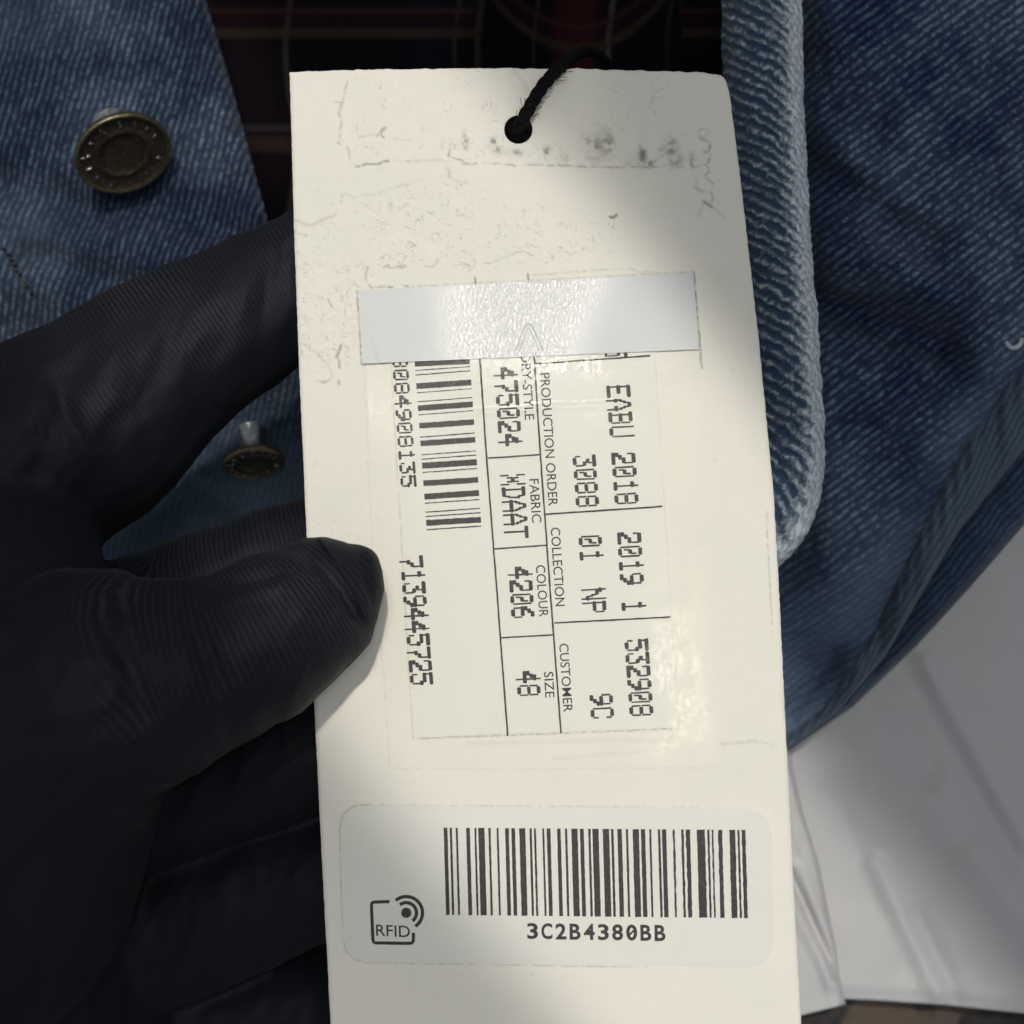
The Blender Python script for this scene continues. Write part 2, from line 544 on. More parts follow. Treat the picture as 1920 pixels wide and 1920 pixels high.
def floor_material():
    m = NT('dark_brown_floor')
    co = m.mapping(m.coord(), scale=(1000, 1000, 1000))
    n = m.noise(co, 0.075, 2, 0.5, 0.8)
    n2 = m.noise(co, 0.5, 4, 0.6)
    c = m.mix(m.smap(n, 0.44, 0.54), (0.075, 0.052, 0.036), (0.006, 0.005, 0.007))
    c = m.mix(m.smap(n2, 0.3, 0.8, 0, 0.4), c, (0.06, 0.05, 0.045))
    m.set(Base_Color=c, Roughness=0.7)
    m.bump(n2, 0.3, 0.001)
    return m.m
M_FLOOR = floor_material()

# ================================================================ setting: floor
fl = mesh_obj('floor', [(-0.6, -0.6, -0.001), (0.6, -0.6, -0.001), (0.6, 0.6, -0.001), (-0.6, 0.6, -0.001)], [[0, 1, 2, 3]], M_FLOOR, smooth=False)
fl['kind'] = 'structure'

# ================================================================ plastic bag
bag = thing('plastic_bag', (0.10, -0.05, 0.0), 'pale grey plastic mailing bag lying creased under the denim jacket', 'bag')

def film(name, px0, px1, py0, py1fun, n_r, n_c, depth_fun, parent, mat, thick=0.0004):
    u = np.linspace(0, 1, n_c)[None, :]; v = np.linspace(0, 1, n_r)[:, None]
    PX = px0(v) + (px1(v) - px0(v)) * u
    PY = py0 + (py1fun(PX) - py0) * v
    D = depth_fun(PX, PY)
    top = W(PX, PY, D).reshape(-1, 3)
    bot = top - np.array([0, 0, thick])
    n = n_r * n_c
    f1 = grid_faces(n_r, n_c)
    f2 = grid_faces(n_r, n_c, flip=True) + n
    # rim
    idx = np.arange(n).reshape(n_r, n_c)
    ring = np.concatenate([idx[0, :], idx[1:, -1], idx[-1, -2::-1], idx[-2:0:-1, 0]])
    r2 = np.roll(ring, -1)
    f3 = np.stack([ring, r2, r2 + n, ring + n], -1)
    return mesh_obj(name, np.concatenate([top, bot]), np.concatenate([f1, f2, f3]), mat, parent)

def bag_edge(px):
    return np.interp(px, [1300, 1500, 1582, 1650, 1780, 1920, 2100], [1930, 1900, 1873, 1876, 1885, 1900, 1915])

def bag_depth(px, py):
    d = 276 + 0 * px
    for ax, ay, bx, by, s, a in ((1690, 1230, 1900, 1610, 20, 0.8), (1735, 1240, 1925, 1580, 18, -0.8),
                                 (1760, 1500, 1960, 1780, 44, -1.8), (1680, 1300, 1800, 1560, 40, 1.2),
                                 (1640, 1620, 1760, 1860, 22, -1.3), (1720, 1720, 1790, 1880, 22, 1.0),
                                 (1560, 1500, 1700, 1800, 40, 1.0)):
        dd, t = seg_dist(px, py, ax, ay, bx, by)
        d = d + a * np.exp(-(dd / s) ** 2)
    d = d + 1.6 * (fbm(px / 160, py / 160, 3, 5) - 0.5)
    return d + 0.8 * sstep(bag_edge(px) - 30, bag_edge(px), py)

film('bag_panel', lambda v: 1200 + 0 * v, lambda v: 2100 + 0 * v, 880, bag_edge, 200, 180, bag_depth, bag, M_BAG)

def flap_right(v):
    py = 1380 + 500 * v
    return np.interp(py, [1380, 1440, 1520, 1600, 1680, 1760, 1830, 1880], [1478, 1487, 1506, 1533, 1549, 1565, 1575, 1586])
def flap_depth(px, py):
    d = 271 + 0 * px
    dd, t = seg_dist(px, py, 1482, 1640, 1570, 1830)
    d = d + 1.1 * np.exp(-(dd / 8) ** 2) - 0.7 * np.exp(-((dd - 18) / 12) ** 2)
    xr = np.interp(py, [1380, 1440, 1520, 1600, 1680, 1760, 1830, 1880], [1478, 1487, 1506, 1533, 1549, 1565, 1575, 1586])
    d = d + 2.0 * sstep(xr - 12, xr + 1, px) - 0.4 * np.exp(-((px - xr + 26) / 10) ** 2)
    d = d + 0.8 * (fbm(px / 50, py / 70, 2, 9) - 0.5)
    return d
film('bag_flap', lambda v: 1330 + 0 * v, flap_right, 1380, lambda px: 1884 + 0.25 * np.clip(1582 - px, 0, 400), 150, 60, flap_depth, bag, M_BAG)

# ================================================================ denim jacket
jacket = thing('denim_jacket', (0.0, 0.03, 0.0), 'faded blue denim jacket with brass buttons and dark plaid lining', 'jacket')

# -- lining, deep between the two fronts
PX, PY = np.meshgrid(np.linspace(330, 1500, 160), np.linspace(-140, 1150, 180))
D = 270 + 3.0 * np.sin(PX / 70.0) + 2.0 * np.sin(PY / 90.0 + PX / 200)
D = D - 7 * np.exp(-(((PX - 1090) / 90) ** 2 + ((PY - 130) / 80) ** 2)) - 5 * np.exp(-((PX - 880) / 50) ** 2) * sstep(200, 0, PY)
D = np.minimum(D + 10 * sstep(330, 560, PY), 281)
U = PX + 10 * np.sin(PY / 60); Vv = PY + 45 * ((PX - 1085) / 110.0) ** 2 * (np.abs(PX - 1085) < 190) + 30 * (np.abs(PX - 1085) >= 190)
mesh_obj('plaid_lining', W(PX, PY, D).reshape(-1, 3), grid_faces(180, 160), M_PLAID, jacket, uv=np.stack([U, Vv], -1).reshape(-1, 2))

# -- left front with the buttons
edgeL = [(-120, 352), (0, 385), (150, 430), (380, 492), (640, 560), (900, 640), (1200, 735)]
def left_depth(px, py):
    ex = np.interp(py, [e[0] for e in edgeL], [e[1] for e in edgeL])
    d = 252 + 13 * sstep(480, 900, py)
    d = d + 4.5 * (fbm(px / 170, py / 170, 3, 3) - 0.5)
    dd, t = seg_dist(px, py, 250, 372, 520, 470); d = d + 2.5 * np.exp(-(dd / 45) ** 2)
    dd, t = seg_dist(px, py, -20, 330, 190, 400); d = d + 2.2 * np.exp(-(dd / 40) ** 2)
    dd, t = seg_dist(px, py, 60, 480, 330, 560); d = d + 1.8 * np.exp(-(dd / 28) ** 2)
    dd, t = seg_dist(px, py, 330, 905, 430, 985); d = d + 1.8 * np.exp(-(dd / 25) ** 2)
    dd, t = seg_dist(px, py, 250, 985, 380, 915); d = d - 1.5 * np.exp(-(dd / 25) ** 2)
    k = ex - px
    return d + 1.0 * sstep(14, 0, k) ** 2 - 0.9 * np.exp(-((k - 30) / 18) ** 2)
nr, nc = 420, 220
v = np.linspace(-120, 1200, nr)[:, None]; u = np.linspace(0, 1, nc)[None, :]
u = 1 - (1 - u) ** 1.25
ex = np.interp(v, [e[0] for e in edgeL], [e[1] for e in edgeL])
PX = -120 + (ex + 1 + 120) * u; PY = v + 0 * u
mesh_obj('left_front', W(PX, PY, left_depth(PX, PY)).reshape(-1, 3), grid_faces(nr, nc), M_DENIM_L, jacket,
         attrs={'worn': (0.75 * sstep(700, 900, PY) + 0.35 * np.exp(-((PX - 40) / 110) ** 2 - ((PY - 440) / 70) ** 2) + 0.25 * np.exp(-((PX - 20) / 200) ** 2 - ((PY - 10) / 90) ** 2)).ravel()})

# brown bar-tack stitches by the left border
parts = []
for k in range(9):
    t = k / 8
    a = np.array([2 + 52 * t + random.uniform(-3, 3), 466 + 78 * t + random.uniform(-3, 3)])
    b = a + np.array([9, 3]) + np.random.default_rng(k).normal(0, 1.5, 2)
    m_ = (a + b) / 2
    dep = float(left_depth(np.array(a[0]), np.array(a[1])))
    pp = np.array([W(a[0], a[1], dep + .3), W(m_[0], m_[1], dep - 0.8), W(b[0], b[1], dep + .3)])
    parts.append(tube(smooth_path(pp, 7), 0.00018, 6))
vv, ff = merge(parts)
mesh_obj('bar_tack_stitching', vv, ff, M_THREAD, jacket)

# -- right front panel
hemE = np.array([(2060, 690), (1990, 762), (1920, 842), (1800, 992), (1730, 1110), (1660, 1230), (1570, 1335), (1490, 1396), (1420, 1440), (1340, 1475)], float)
seamS = np.array([(2040, 470), (1975, 580), (1915, 685), (1822, 805), (1742, 962), (1640, 1180), (1545, 1325), (1470, 1385), (1400, 1425), (1330, 1450)], float)
outO = np.array([(2080, 800), (2000, 885), (1920, 985), (1820, 1100), (1720, 1210), (1600, 1325), (1485, 1404), (1420, 1440), (1330, 1480)], float)
def right_depth(px, py):
    px = np.asarray(px, float); py = np.asarray(py, float)
    q = np.clip((px - 1450) / 500, -0.3, 1.3); r = np.clip(py / 1400, -0.2, 1.2)
    d = 240 + 4 * q + 24 * np.clip(r, 0, 2) ** 2 - 2.5 * np.sin(np.clip(q, 0, 1) * 3.1)
    d = d + 11 * sstep(1560, 1450, px) * sstep(1180, 950, py)
    for ax, ay, bx, by, s, a in ((1490, 300, 1745, 460, 40, 2.6), (1530, 560, 1760, 650, 42, 4.2), (1560, 470, 1800, 560, 40, -1.8),
                                 (1520, 120, 1700, 330, 50, 1.8), (1640, 880, 1800, 700, 40, 1.2), (1700, 380, 1900, 260, 50, -1.6),
                                 (1480, 1130, 1640, 1040, 40, -1.6), (1500, 1250, 1700, 1130, 30, 1.5), (1480, 1330, 1560, 1240, 22, 1.6)):
        dd, t = seg_dist(px, py, ax, ay, bx, by)
        d = d + 1.7 * a * np.exp(-(dd / s) ** 2)
    return d + 4.0 * (fbm(px / 150, py / 150, 3, 21) - 0.5)
nr, nc = 460, 240
v = np.linspace(-120, 1440, nr)[:, None]; u = np.linspace(0, 1, nc)[None, :]
xr = np.interp(v[:, 0], seamS[:, 1], seamS[:, 0], left=2060)[:, None]
xr = np.where(v < 470, 2060, xr)
xl0 = np.interp(v, [-120, 950, 1150], [1390, 1390, 1300])
PX = xl0 + (xr + 6 - xl0) * u; PY = v + 0 * u
mesh_obj('right_front', W(PX, PY, right_depth(PX, PY)).reshape(-1, 3), grid_faces(nr, nc), M_DENIM_R, jacket,
         attrs={'worn': np.clip(0.62 * sstep(950, 1250, PY + 0.25 * (PX - 1500)) + 0.45 * np.exp(-((xr - PX) / 70) ** 2) * sstep(400, 800, PY), 0, 0.8).ravel()})

# hem band: folded strip from the seam to the rolled edge
nv, nu = 240, 26
tS = interp(seamS, np.linspace(0, 1, nv)); tE = interp(hemE, np.linspace(0, 1, nv))
uu = np.linspace(0, 1, nu)[None, :]
PX = tS[:, :1] * (1 - uu) + tE[:, :1] * uu; PY = tS[:, 1:2] * (1 - uu) + tE[:, 1:2] * uu
prof = 0.3 - 1.9 * np.sin(np.clip(uu, 0, 1) ** 0.7 * np.pi * 0.72) + 4.5 * np.clip(uu - 0.86, 0, 1) ** 1.0 * 6 * np.clip(uu - 0.86, 0, 1) / 0.14
puck = 0.30 * np.sin(np.linspace(0, 150, nv))[:, None] * np.exp(-((uu - 0.25) / 0.25) ** 2) + 1.0 * (fbm(PX / 60, PY / 60, 3, 4) - .5)
D = right_depth(tS[:, :1], tS[:, 1:2]) + prof + puck
mesh_obj('hem_band', W(PX, PY, D).reshape(-1, 3), grid_faces(nv, nu), M_DENIM_HEM, jacket)
# seam stitches
parts = []
ns = 46
for k in range(ns):
    a = interp(seamS, (k + 0.12) / ns); b = interp(seamS, (k + 0.86) / ns)
    off = np.array([6, 5.0])
    a = a + off; b = b + off; m_ = (a + b) / 2
    da = float(right_depth(*interp(seamS, (k + 0.5) / ns)))
    pp = np.array([W(a[0], a[1], da + 1.2), W(m_[0], m_[1], da + 0.35), W(b[0], b[1], da + 1.2)])
    parts.append(tube(smooth_path(pp, 7), 0.00026, 6))
vv, ff = merge(parts)
mesh_obj('hem_stitching', vv, ff, M_THREAD, jacket)
# white tack of thread at the hem
pp = W(np.array([1884, 1893, 1903, 1912, 1916]), np.array([640, 650, 652, 646, 636]), float(right_depth(1900, 645)) - 0.8 + np.array([.6, 0, -.3, 0, .6]))
vv, ff = tube(smooth_path(pp, 16), 0.00035, 6)
mesh_obj('loose_thread', vv, ff, M_THREAD_W, jacket)
# lower layer under the hem
tE2 = interp(hemE + np.array([-28, -28]), np.linspace(0, 1, nv)); tO = interp(outO, np.linspace(0, 1, nv))
PX = tE2[:, :1] * (1 - uu) + tO[:, :1] * uu; PY = tE2[:, 1:2] * (1 - uu) + tO[:, 1:2] * uu
D = right_depth(tS[:, :1], tS[:, 1:2]) + 6.5 - 2.0 * np.sin(uu * np.pi * 0.8) + 5.0 * np.clip(uu - 0.8, 0, 1) * np.clip(uu - 0.8, 0, 1) * 25
D = np.minimum(D, 279)
mesh_obj('under_layer', W(PX, PY, D).reshape(-1, 3), grid_faces(nv, nu), M_DENIM_LOW, jacket)

# -- rolled, worn edge of the right front
wp = np.array([(1428, -90, 232), (1429, 60, 229), (1432, 220, 226), (1440, 400, 223), (1451, 560, 220), (1461, 700, 218), (1467, 820, 217),
               (1462, 900, 217), (1445, 960, 218), (1412, 1002, 221), (1365, 1030, 226), (1310, 1040, 232)], float)
wp = smooth_path(wp, 260)
P3 = W(wp[:, 0], wp[:, 1], wp[:, 2])
tan = np.gradient(P3, axis=0); tan /= np.linalg.norm(tan, axis=1)[:, None]
seg = 56
side = np.cross(tan, np.array([0, 0, 1.0])); side /= np.linalg.norm(side, axis=1)[:, None]   # points to picture right for a downward path
side = np.where((side[:, :1] < 0), -side, side) if False else side
up = np.cross(side, tan); up *= np.sign(up[:, 2:3])
ang = np.linspace(0, 2 * np.pi, seg, endpoint=False)
s_len = np.concatenate([[0], np.cumsum(np.linalg.norm(np.diff(P3, axis=0), axis=1))]) * 1000
R = 0.0053 * (1 + 0.0 * s_len)
SA, SS = np.meshgrid(ang, s_len)
nzv = fbm(SS / 2.2, SA * 3.2, 3, 31) - 0.5
ribs = np.sin(SS * 2 * np.pi / 1.35 + SA * 1.2 + 2 * fbm(SS / 5, SA * 2, 2, 77))
amp = 1 + 0.13 * nzv + 0.012 * ribs
VX = P3[:, None, :] + (R[:, None] * amp)[..., None] * (np.cos(SA)[..., None] * (-side if side[100, 0] < 0 else side)[:, None, :] * 1.0 + np.sin(SA)[..., None] * up[:, None, :] * 0.92)
wear = np.exp(-((((SA + np.pi) % (2 * np.pi)) - np.pi - 0.35) / 0.62) ** 2)
mesh_obj('rolled_edge', VX.reshape(-1, 3), grid_faces(len(P3), seg, flip=True, wrap=True), M_WELT, jacket,
         attrs={'wear': wear.ravel()}, uv=np.stack([SS, SA * 5.3], -1).reshape(-1, 2))

# -- buttons
def lathe(profile, seg=64):
    pr = np.asarray(profile, float)
    a = np.linspace(0, 2 * np.pi, seg, endpoint=False)
    V = np.stack([pr[:, :1] * np.cos(a), pr[:, :1] * np.sin(a), pr[:, 1:2] + 0 * a], -1)
    return V.reshape(-1, 3), [list(map(int, f)) for f in grid_faces(len(pr), seg, flip=True, wrap=True)]

def button(px, py, d, normal, rad, shank_len, label=None, roll=0.0):
    z = Vector(normal).normalized()
    x = Vector((1, 0, 0)); x = (x - z * x.dot(z)).normalized(); y = z.cross(x)
    M3 = Matrix((x, y, z)).transposed() @ Matrix.Rotation(roll, 3, 'Z')
    c = np.array(W(px, py, d))
    def place(v): return np.asarray(v) @ np.array(M3).T + c
    r = rad
    v, f = lathe([(0.0001, 0.0), (r * .30, 0.00005), (r * .50, 0.0001), (r * .52, 0.00024), (r * .56, 0.00026), (r * .60, 0.00012), (r * .66, 0.00004),
                  (r * .86, 0.00008), (r * .91, 0.00030)])
    cap = mesh_obj('button', place(v), f, M_BRASS_DARK, jacket)
    v, f = lathe([(r * .90, 0.00020), (r * .925, 0.00034), (r * .965, 0.00044), (r * 1.0, 0.0003), (r * 1.005, -0.0001), (r * .97, -0.0007), (r * .80, -0.0012), (r * .42, -0.0016)])
    mesh_obj('rim', place(v), f, M_BRASS, cap)
    v, f = lathe([(r * .46, -0.0014), (r * .40, -0.0022), (r * .36, -0.0035), (r * .37, -shank_len * .7), (r * .44, -shank_len)], 40)
    mesh_obj('shank', place(v), f, M_STEEL, cap)
    # raised worn marks round the face
    parts = []
    marks = [(20, .74, .9, .3), (40, .76, .7, .1), (62, .78, 1.0, .5), (84, .72, .8, -.2), (86, .83, .8, .2), (112, .70, .9, .2), (114, .82, .8, -.3),
             (140, .76, .9, .4), (165, .72, .8, .1), (168, .83, .7, .1), (190, .76, 1.0, 0), (212, .74, .7, .3), (240, .80, .9, -.2), (268, .76, .6, .2), (300, .75, .5, .1), (335, .76, .8, .1)]
    for a, rr, L, tw in marks:
        a = math.radians(a)
        p = np.array([math.cos(a) * rr * r, math.sin(a) * rr * r, 0.00018])
        dr = np.array([math.cos(a + tw), math.sin(a + tw), 0]) * 0.00042 * L
        parts.append(tube(np.array([p - dr, p - dr * .5, p + dr * .5, p + dr]), np.array([.00008, .00020, .00020, .00008]), 8))
    v, f = merge(parts)
    mesh_obj('raised_marks', place(v), f, M_STEEL, cap)
    return cap

button(231, 288, 245.0, (0.39, -0.74, 0.55), 0.0070, 0.0066)
button(476, 868, 259.0, (0.16, -0.88, 0.40), 0.0047, 0.0060)

# ================================================================ hang tag
tagthing = thing('hang_tag', tuple(T(960, 1000)), 'long ivory card hang tag with taped label, two barcodes and torn top surface', 'tag')

LE = ([120, 136, 300, 420, 680, 940, 1340, 1600, 1920, 2060], [542, 543, 548, 551, 560.5, 572, 590, 603, 620, 627])
RE = ([120, 150, 165, 300, 420, 640, 930, 1130, 1400, 1640, 1920, 2060], [1352, 1362, 1367, 1384, 1398, 1423, 1451, 1462, 1475, 1487, 1502, 1510])
def top_edge(px):
    return np.interp(px, [540, 600, 660, 800, 950, 1050, 1090, 1130, 1220, 1320, 1352, 1370], [135.5, 133, 131, 129, 128, 130, 128, 131, 133, 136, 141, 158])

NR, NC = 800, 372
rows = np.linspace(0, 1, NR)[:, None]; cols = np.linspace(0, 1, NC)[None, :]
# pixel lattice of the card
PYc = 130 + (2050 - 130) * rows + 0 * cols
for _ in range(2):
    xl = np.interp(PYc, *LE); xrr = np.interp(PYc, *RE)
    PXc = xl + (xrr - xl) * cols
    te = top_edge(PXc)
    PYc = te + (2050 - te) * rows
# ragged cut edges
PXc = PXc + (cols < 1e-6) * 0.8 * (vnoise(PYc / 7, PYc * 0, 3) - .5) + (cols > 1 - 1e-6) * 1.0 * (vnoise(PYc / 9, PYc * 0, 5) - .5)
PYc = PYc + (rows < 1e-6) * 3.2 * (fbm(PXc / 14, PXc * 0, 3, 8) - .5)

# hole
hx, hy, hr = 972.0, 243.0, 26.5
rr = np.hypot(PXc - hx, PYc - hy)
snap = (rr < hr + 2.4) & (rr > hr - 1.6)
PXc = np.where(snap, hx + (PXc - hx) / rr * hr, PXc)
PYc = np.where(snap, hy + (PYc - hy) / rr * hr, PYc)
inside = (rr <= hr - 1.6)

# ---- relief, dirt and painted edge shadows on the card
relief = np.zeros_like(PXc); dirt_shade = np.zeros_like(PXc)
def stroke(path, width, amount, height=0.0, jit=0.0, broken=0.0, seed=1):
    """draw a polyline into the dirt-and-shade / relief maps (photo pixels)"""
    global dirt_shade, relief
    g = np.random.default_rng(seed)
    p = np.asarray(path, float)
    if jit > 0:
        L = np.hypot(*(p[1:] - p[:-1]).T).sum()
        n = max(int(L / 6), 3)
        p = interp(p, np.linspace(0, 1, n)) + g.normal(0, jit, (n, 2))
    for k, (a, b) in enumerate(zip(p[:-1], p[1:])):
        amt = amount
        if broken > 0:
            amt = amount * np.clip(g.normal(1 - broken, 0.45), 0, 1.25)
        if amt < 0.02 and height == 0: continue
        pad = 4 * width + 3
        x0, x1 = min(a[0], b[0]) - pad, max(a[0], b[0]) + pad
        y0, y1 = min(a[1], b[1]) - pad, max(a[1], b[1]) + pad
        r0 = int(max(0, (y0 - 165) / (1920) * NR - 12)); r1 = int(min(NR, (y1 - 110) / 1920 * NR + 12))
        c0 = int(max(0, (x0 - 640) / 800 * NC - 6)); c1 = int(min(NC, (x1 - 520) / 800 * NC + 6))
        if r1 <= r0 or c1 <= c0: continue
        dd, t = seg_dist(PXc[r0:r1, c0:c1], PYc[r0:r1, c0:c1], a[0], a[1], b[0], b[1])
        e = np.exp(-(dd / width) ** 2)
        dirt_shade[r0:r1, c0:c1] = np.maximum(dirt_shade[r0:r1, c0:c1], amt * e)
        if height:
            relief[r0:r1, c0:c1] += 0 if False else 0
            relief[r0:r1, c0:c1] = np.where(np.abs(height * e) > np.abs(relief[r0:r1, c0:c1]), height * e, relief[r0:r1, c0:c1])

# torn ply region below the crease
up_line = np.interp(PXc, [540, 580, 600, 640, 660, 700, 780, 840, 900, 1000, 1100, 1170, 1200], [414, 424, 420, 408, 372, 365, 345, 322, 330, 380, 400, 430, 470])
lo_line = np.interp(PXc, [540, 600, 650, 665, 690, 760, 900, 1000, 1150, 1200], [700, 710, 690, 640, 520, 500, 506, 500, 480, 478])
torn = sstep(-3, 4, PYc - up_line) * sstep(4, -4, PYc - lo_line) * sstep(1195, 1165, PXc)
fib = fbm(PXc / 9, PYc / 9, 4, 40)
rid = 1 - np.abs(2 * fbm(PXc / 16, PYc / 13, 3, 44) - 1) * 2
sq = sstep(0.86, 0.99, rid) * sstep(0.42, 0.62, fbm(PXc / 24, PYc / 20, 3, 48))
relief += torn * (-0.06 + 0.26 * (fib - 0.5))
dirt_shade = np.maximum(dirt_shade, torn * sq * 0.30 * (0.55 + 0.9 * vnoise(PXc / 60, PYc / 60, 51)))
# upper, lightly scuffed field round the hole
scuff = sstep(640, 660, PXc) * sstep(1320, 1290, PXc) * sstep(312, 300, PYc) * sstep(130, 150, PYc)
relief += scuff * 0.14 * (fbm(PXc / 14, PYc / 14, 4, 60) - 0.5)
sq2 = sstep(0.90, 1.0, 1 - np.abs(2 * fbm(PXc / 20, PYc / 22, 3, 64) - 1) * 2) * sstep(0.5, 0.68, fbm(PXc / 40, PYc / 40, 3, 66))
dirt_shade = np.maximum(dirt_shade, scuff * sq2 * 0.26)
# creases and cracks
stroke([(551, 413), (570, 420), (580, 424), (592, 420), (612, 409), (628, 405)], 3.0, 0.22, -0.10, 0.6, 0, 1)
stroke([(628, 405), (638, 388), (640, 365), (660, 370), (700, 366), (745, 350), (790, 338)], 2.2, 0.16, -0.08, 1.2, .3, 2)
stroke([(650, 155), (644, 185), (640, 200), (634, 212), (640, 225), (636, 255), (637, 272)], 1.8, 0.42, -0.06, 0.8, .35, 3)
stroke([(628, 191), (643, 192)], 1.6, .35, 0, .4, 0, 4)
stroke([(652, 277), (656, 290), (655, 296)], 2.0, .5, 0, .5, .1, 5)
stroke([(653, 309), (665, 311), (690, 308), (715, 304), (728, 302)], 1.9, .62, -.05, 1.2, .15, 6)
stroke([(735, 301), (760, 303), (800, 301), (830, 300)], 1.8, .34, 0, 1.5, .45, 7)
stroke([(846, 280), (842, 292), (862, 299), (875, 305)], 1.8, .5, 0, 1.0, .2, 8)
stroke([(862, 305), (880, 308), (895, 307)], 1.8, .36, 0, 1.6, .4, 9)
stroke([(905, 306), (930, 306), (966, 311)], 1.7, .42, 0, .8, .25, 10)
stroke([(985, 309), (1050, 311), (1110, 313), (1160, 314), (1250, 312), (1290, 313)], 2.0, .42, -.05, .8, .25, 11)
stroke([(838, 313), (842, 322), (841, 332), (852, 338), (875, 341)], 2.4, .30, 0, 1.0, .3, 12)
stroke([(705, 258), (716, 240), (724, 238), (712, 252), (720, 260)], 2.0, .40, 0, 1.0, .2, 13)
stroke([(672, 262), (690, 252), (705, 256)], 1.6, .26, 0, 1.4, .3, 14)
stroke([(740, 262), (770, 260)], 1.6, .22, 0, 1.2, .4, 15)
stroke([(690, 500), (684, 515), (690, 532), (697, 540)], 1.5, .45, 0, .6, .1, 16)
stroke([(697, 540), (730, 537), (765, 536)], 1.8, .55, 0, 1.0, .25, 17)
stroke([(640, 648), (630, 668), (637, 678), (636, 690)], 2.2, .58, 0, .8, .15, 18)
stroke([(635, 715), (636, 720)], 2.4, .5, 0, 0, 0, 19)
stroke([(594, 712), (605, 718), (618, 714)], 2.2, .42, 0, 1.2, .2, 20)
stroke([(556, 640), (580, 652), (595, 662), (620, 690), (622, 712)], 1.8, .24, -.05, 1.2, .3, 21)
stroke([(616, 562), (622, 576)], 1.8, .4, 0, .5, 0, 22)
stroke([(662, 530), (650, 560), (647, 600), (640, 640)], 1.5, .20, 0, 1.5, .4, 23)
stroke([(1144, 407), (1150, 408), (1156, 403)], 2.4, .9, 0, 0, 0, 24)
stroke([(720, 500), (735, 502), (760, 498)], 2.0, .40, 0, 1.2, .35, 25)
stroke([(810, 505), (815, 495), (820, 488)], 1.8, .38, 0, .8, .2, 26)
stroke([(900, 495), (930, 492), (958, 478), (980, 470), (1000, 478)], 1.6, .30, 0, 1.2, .3, 27)
stroke([(868, 470), (885, 478), (892, 495), (880, 508)], 1.5, .24, 0, 1.0, .3, 28)
stroke([(960, 130), (985, 160), (995, 195)], 4.0, .10, .12, .8, 0, 29)
# graphite smudges under the string hole
for cx, cy, sx, sy, a, sd in ((872, 266, 6, 16, .45, 1), (925, 268, 9, 12, .5, 2), (936, 280, 14, 8, .45, 3), (965, 287, 14, 7, .5, 4), (1026, 285, 8, 10, .5, 5),
                              (1055, 296, 10, 12, .4, 6), (1115, 276, 26, 24, .42, 7), (1140, 270, 22, 26, .40, 8), (1205, 290, 8, 22, .55, 9), (1215, 305, 16, 8, .5, 10),
                              (1258, 276, 12, 18, .5, 11), (1265, 300, 14, 12, .45, 12), (1240, 285, 8, 8, .4, 13), (1298, 300, 8, 12, .5, 14), (1185, 300, 30, 14, .18, 15)):
    e = np.exp(-(((PXc - cx) / sx) ** 2 + ((PYc - cy) / sy) ** 2))
    nn = sstep(0.42, 0.66, fbm(PXc / 11, PYc / 11, 3, 100 + sd))
    dirt_shade = np.maximum(dirt_shade, e * a * 1.35 * (0.22 + 0.9 * nn))
# rubbed pencil scribble
S = lambda pts: [(1290 + x / 8.72, 210 + y / 8.72) for x, y in pts]
stroke(S([(180, 300), (260, 260), (340, 320), (320, 390), (250, 420), (180, 380)]), 2.4, .22, 0, .3, .1, 31)
stroke(S([(175, 420), (220, 450), (330, 480), (370, 540), (345, 640), (260, 655)]), 2.4, .45, 0, .3, .1, 32)
stroke(S([(345, 640), (370, 740), (320, 830), (270, 860)]), 2.2, .45, 0, .3, .1, 33)
stroke(S([(270, 860), (350, 920), (350, 970), (280, 1030)]), 2.0, .36, 0, .3, .1, 34)
stroke(S([(300, 1080), (400, 1150), (410, 1250)]), 2.2, .26, 0, .3, .1, 35)
stroke(S([(60, 720), (30, 800), (60, 880), (110, 910), (200, 870)]), 3.0, .45, 0, .4, .2, 36)
stroke(S([(140, 1040), (150, 1140), (120, 1220), (200, 1290), (300, 1300)]), 3.0, .30, 0, .4, .2, 37)
stroke(S([(370, 1310), (410, 1400), (380, 1470)]), 2.2, .35, 0, .3, 0, 38)
stroke(S([(260, 1470), (330, 1510), (385, 1550)]), 3.0, .62, 0, 0, 0, 39)
stroke(S([(260, 1490), (200, 1640), (170, 1690)]), 3.2, .24, 0, .4, .2, 40)
stroke(S([(460, 1600), (540, 1680), (600, 1720)]), 2.4, .2, 0, .3, 0, 41)
# scored line inside the right border, crumple under the label
stroke([(1437, 960), (1446, 1150), (1453, 1400), (1462, 1640), (1474, 1920), (1478, 2040)], 1.5, .30, -.10, .4, .35, 50)
stroke([(1352, 1394), (1390, 1390), (1425, 1388), (1452, 1397)], 2.6, .14, .12, .8, .1, 51)
stroke([(880, 1392), (1010, 1390), (1150, 1386), (1260, 1388)], 4, .05, .08, .8, .1, 52)
stroke([(1040, 1422), (1150, 1412), (1270, 1404)], 4, .05, .06, .8, .1, 53)
# old sticker outlines
stroke([(683, 684), (690, 850), (702, 1100), (722, 1300), (731, 1440)], 1.4, .14, 0, .6, .35, 54)
stroke([(731, 1440), (900, 1443), (1100, 1442), (1355, 1440)], 1.4, .12, 0, .6, .4, 55)
stroke([(1310, 620), (1316, 690)], 2.0, .5, 0, .5, .1, 56)
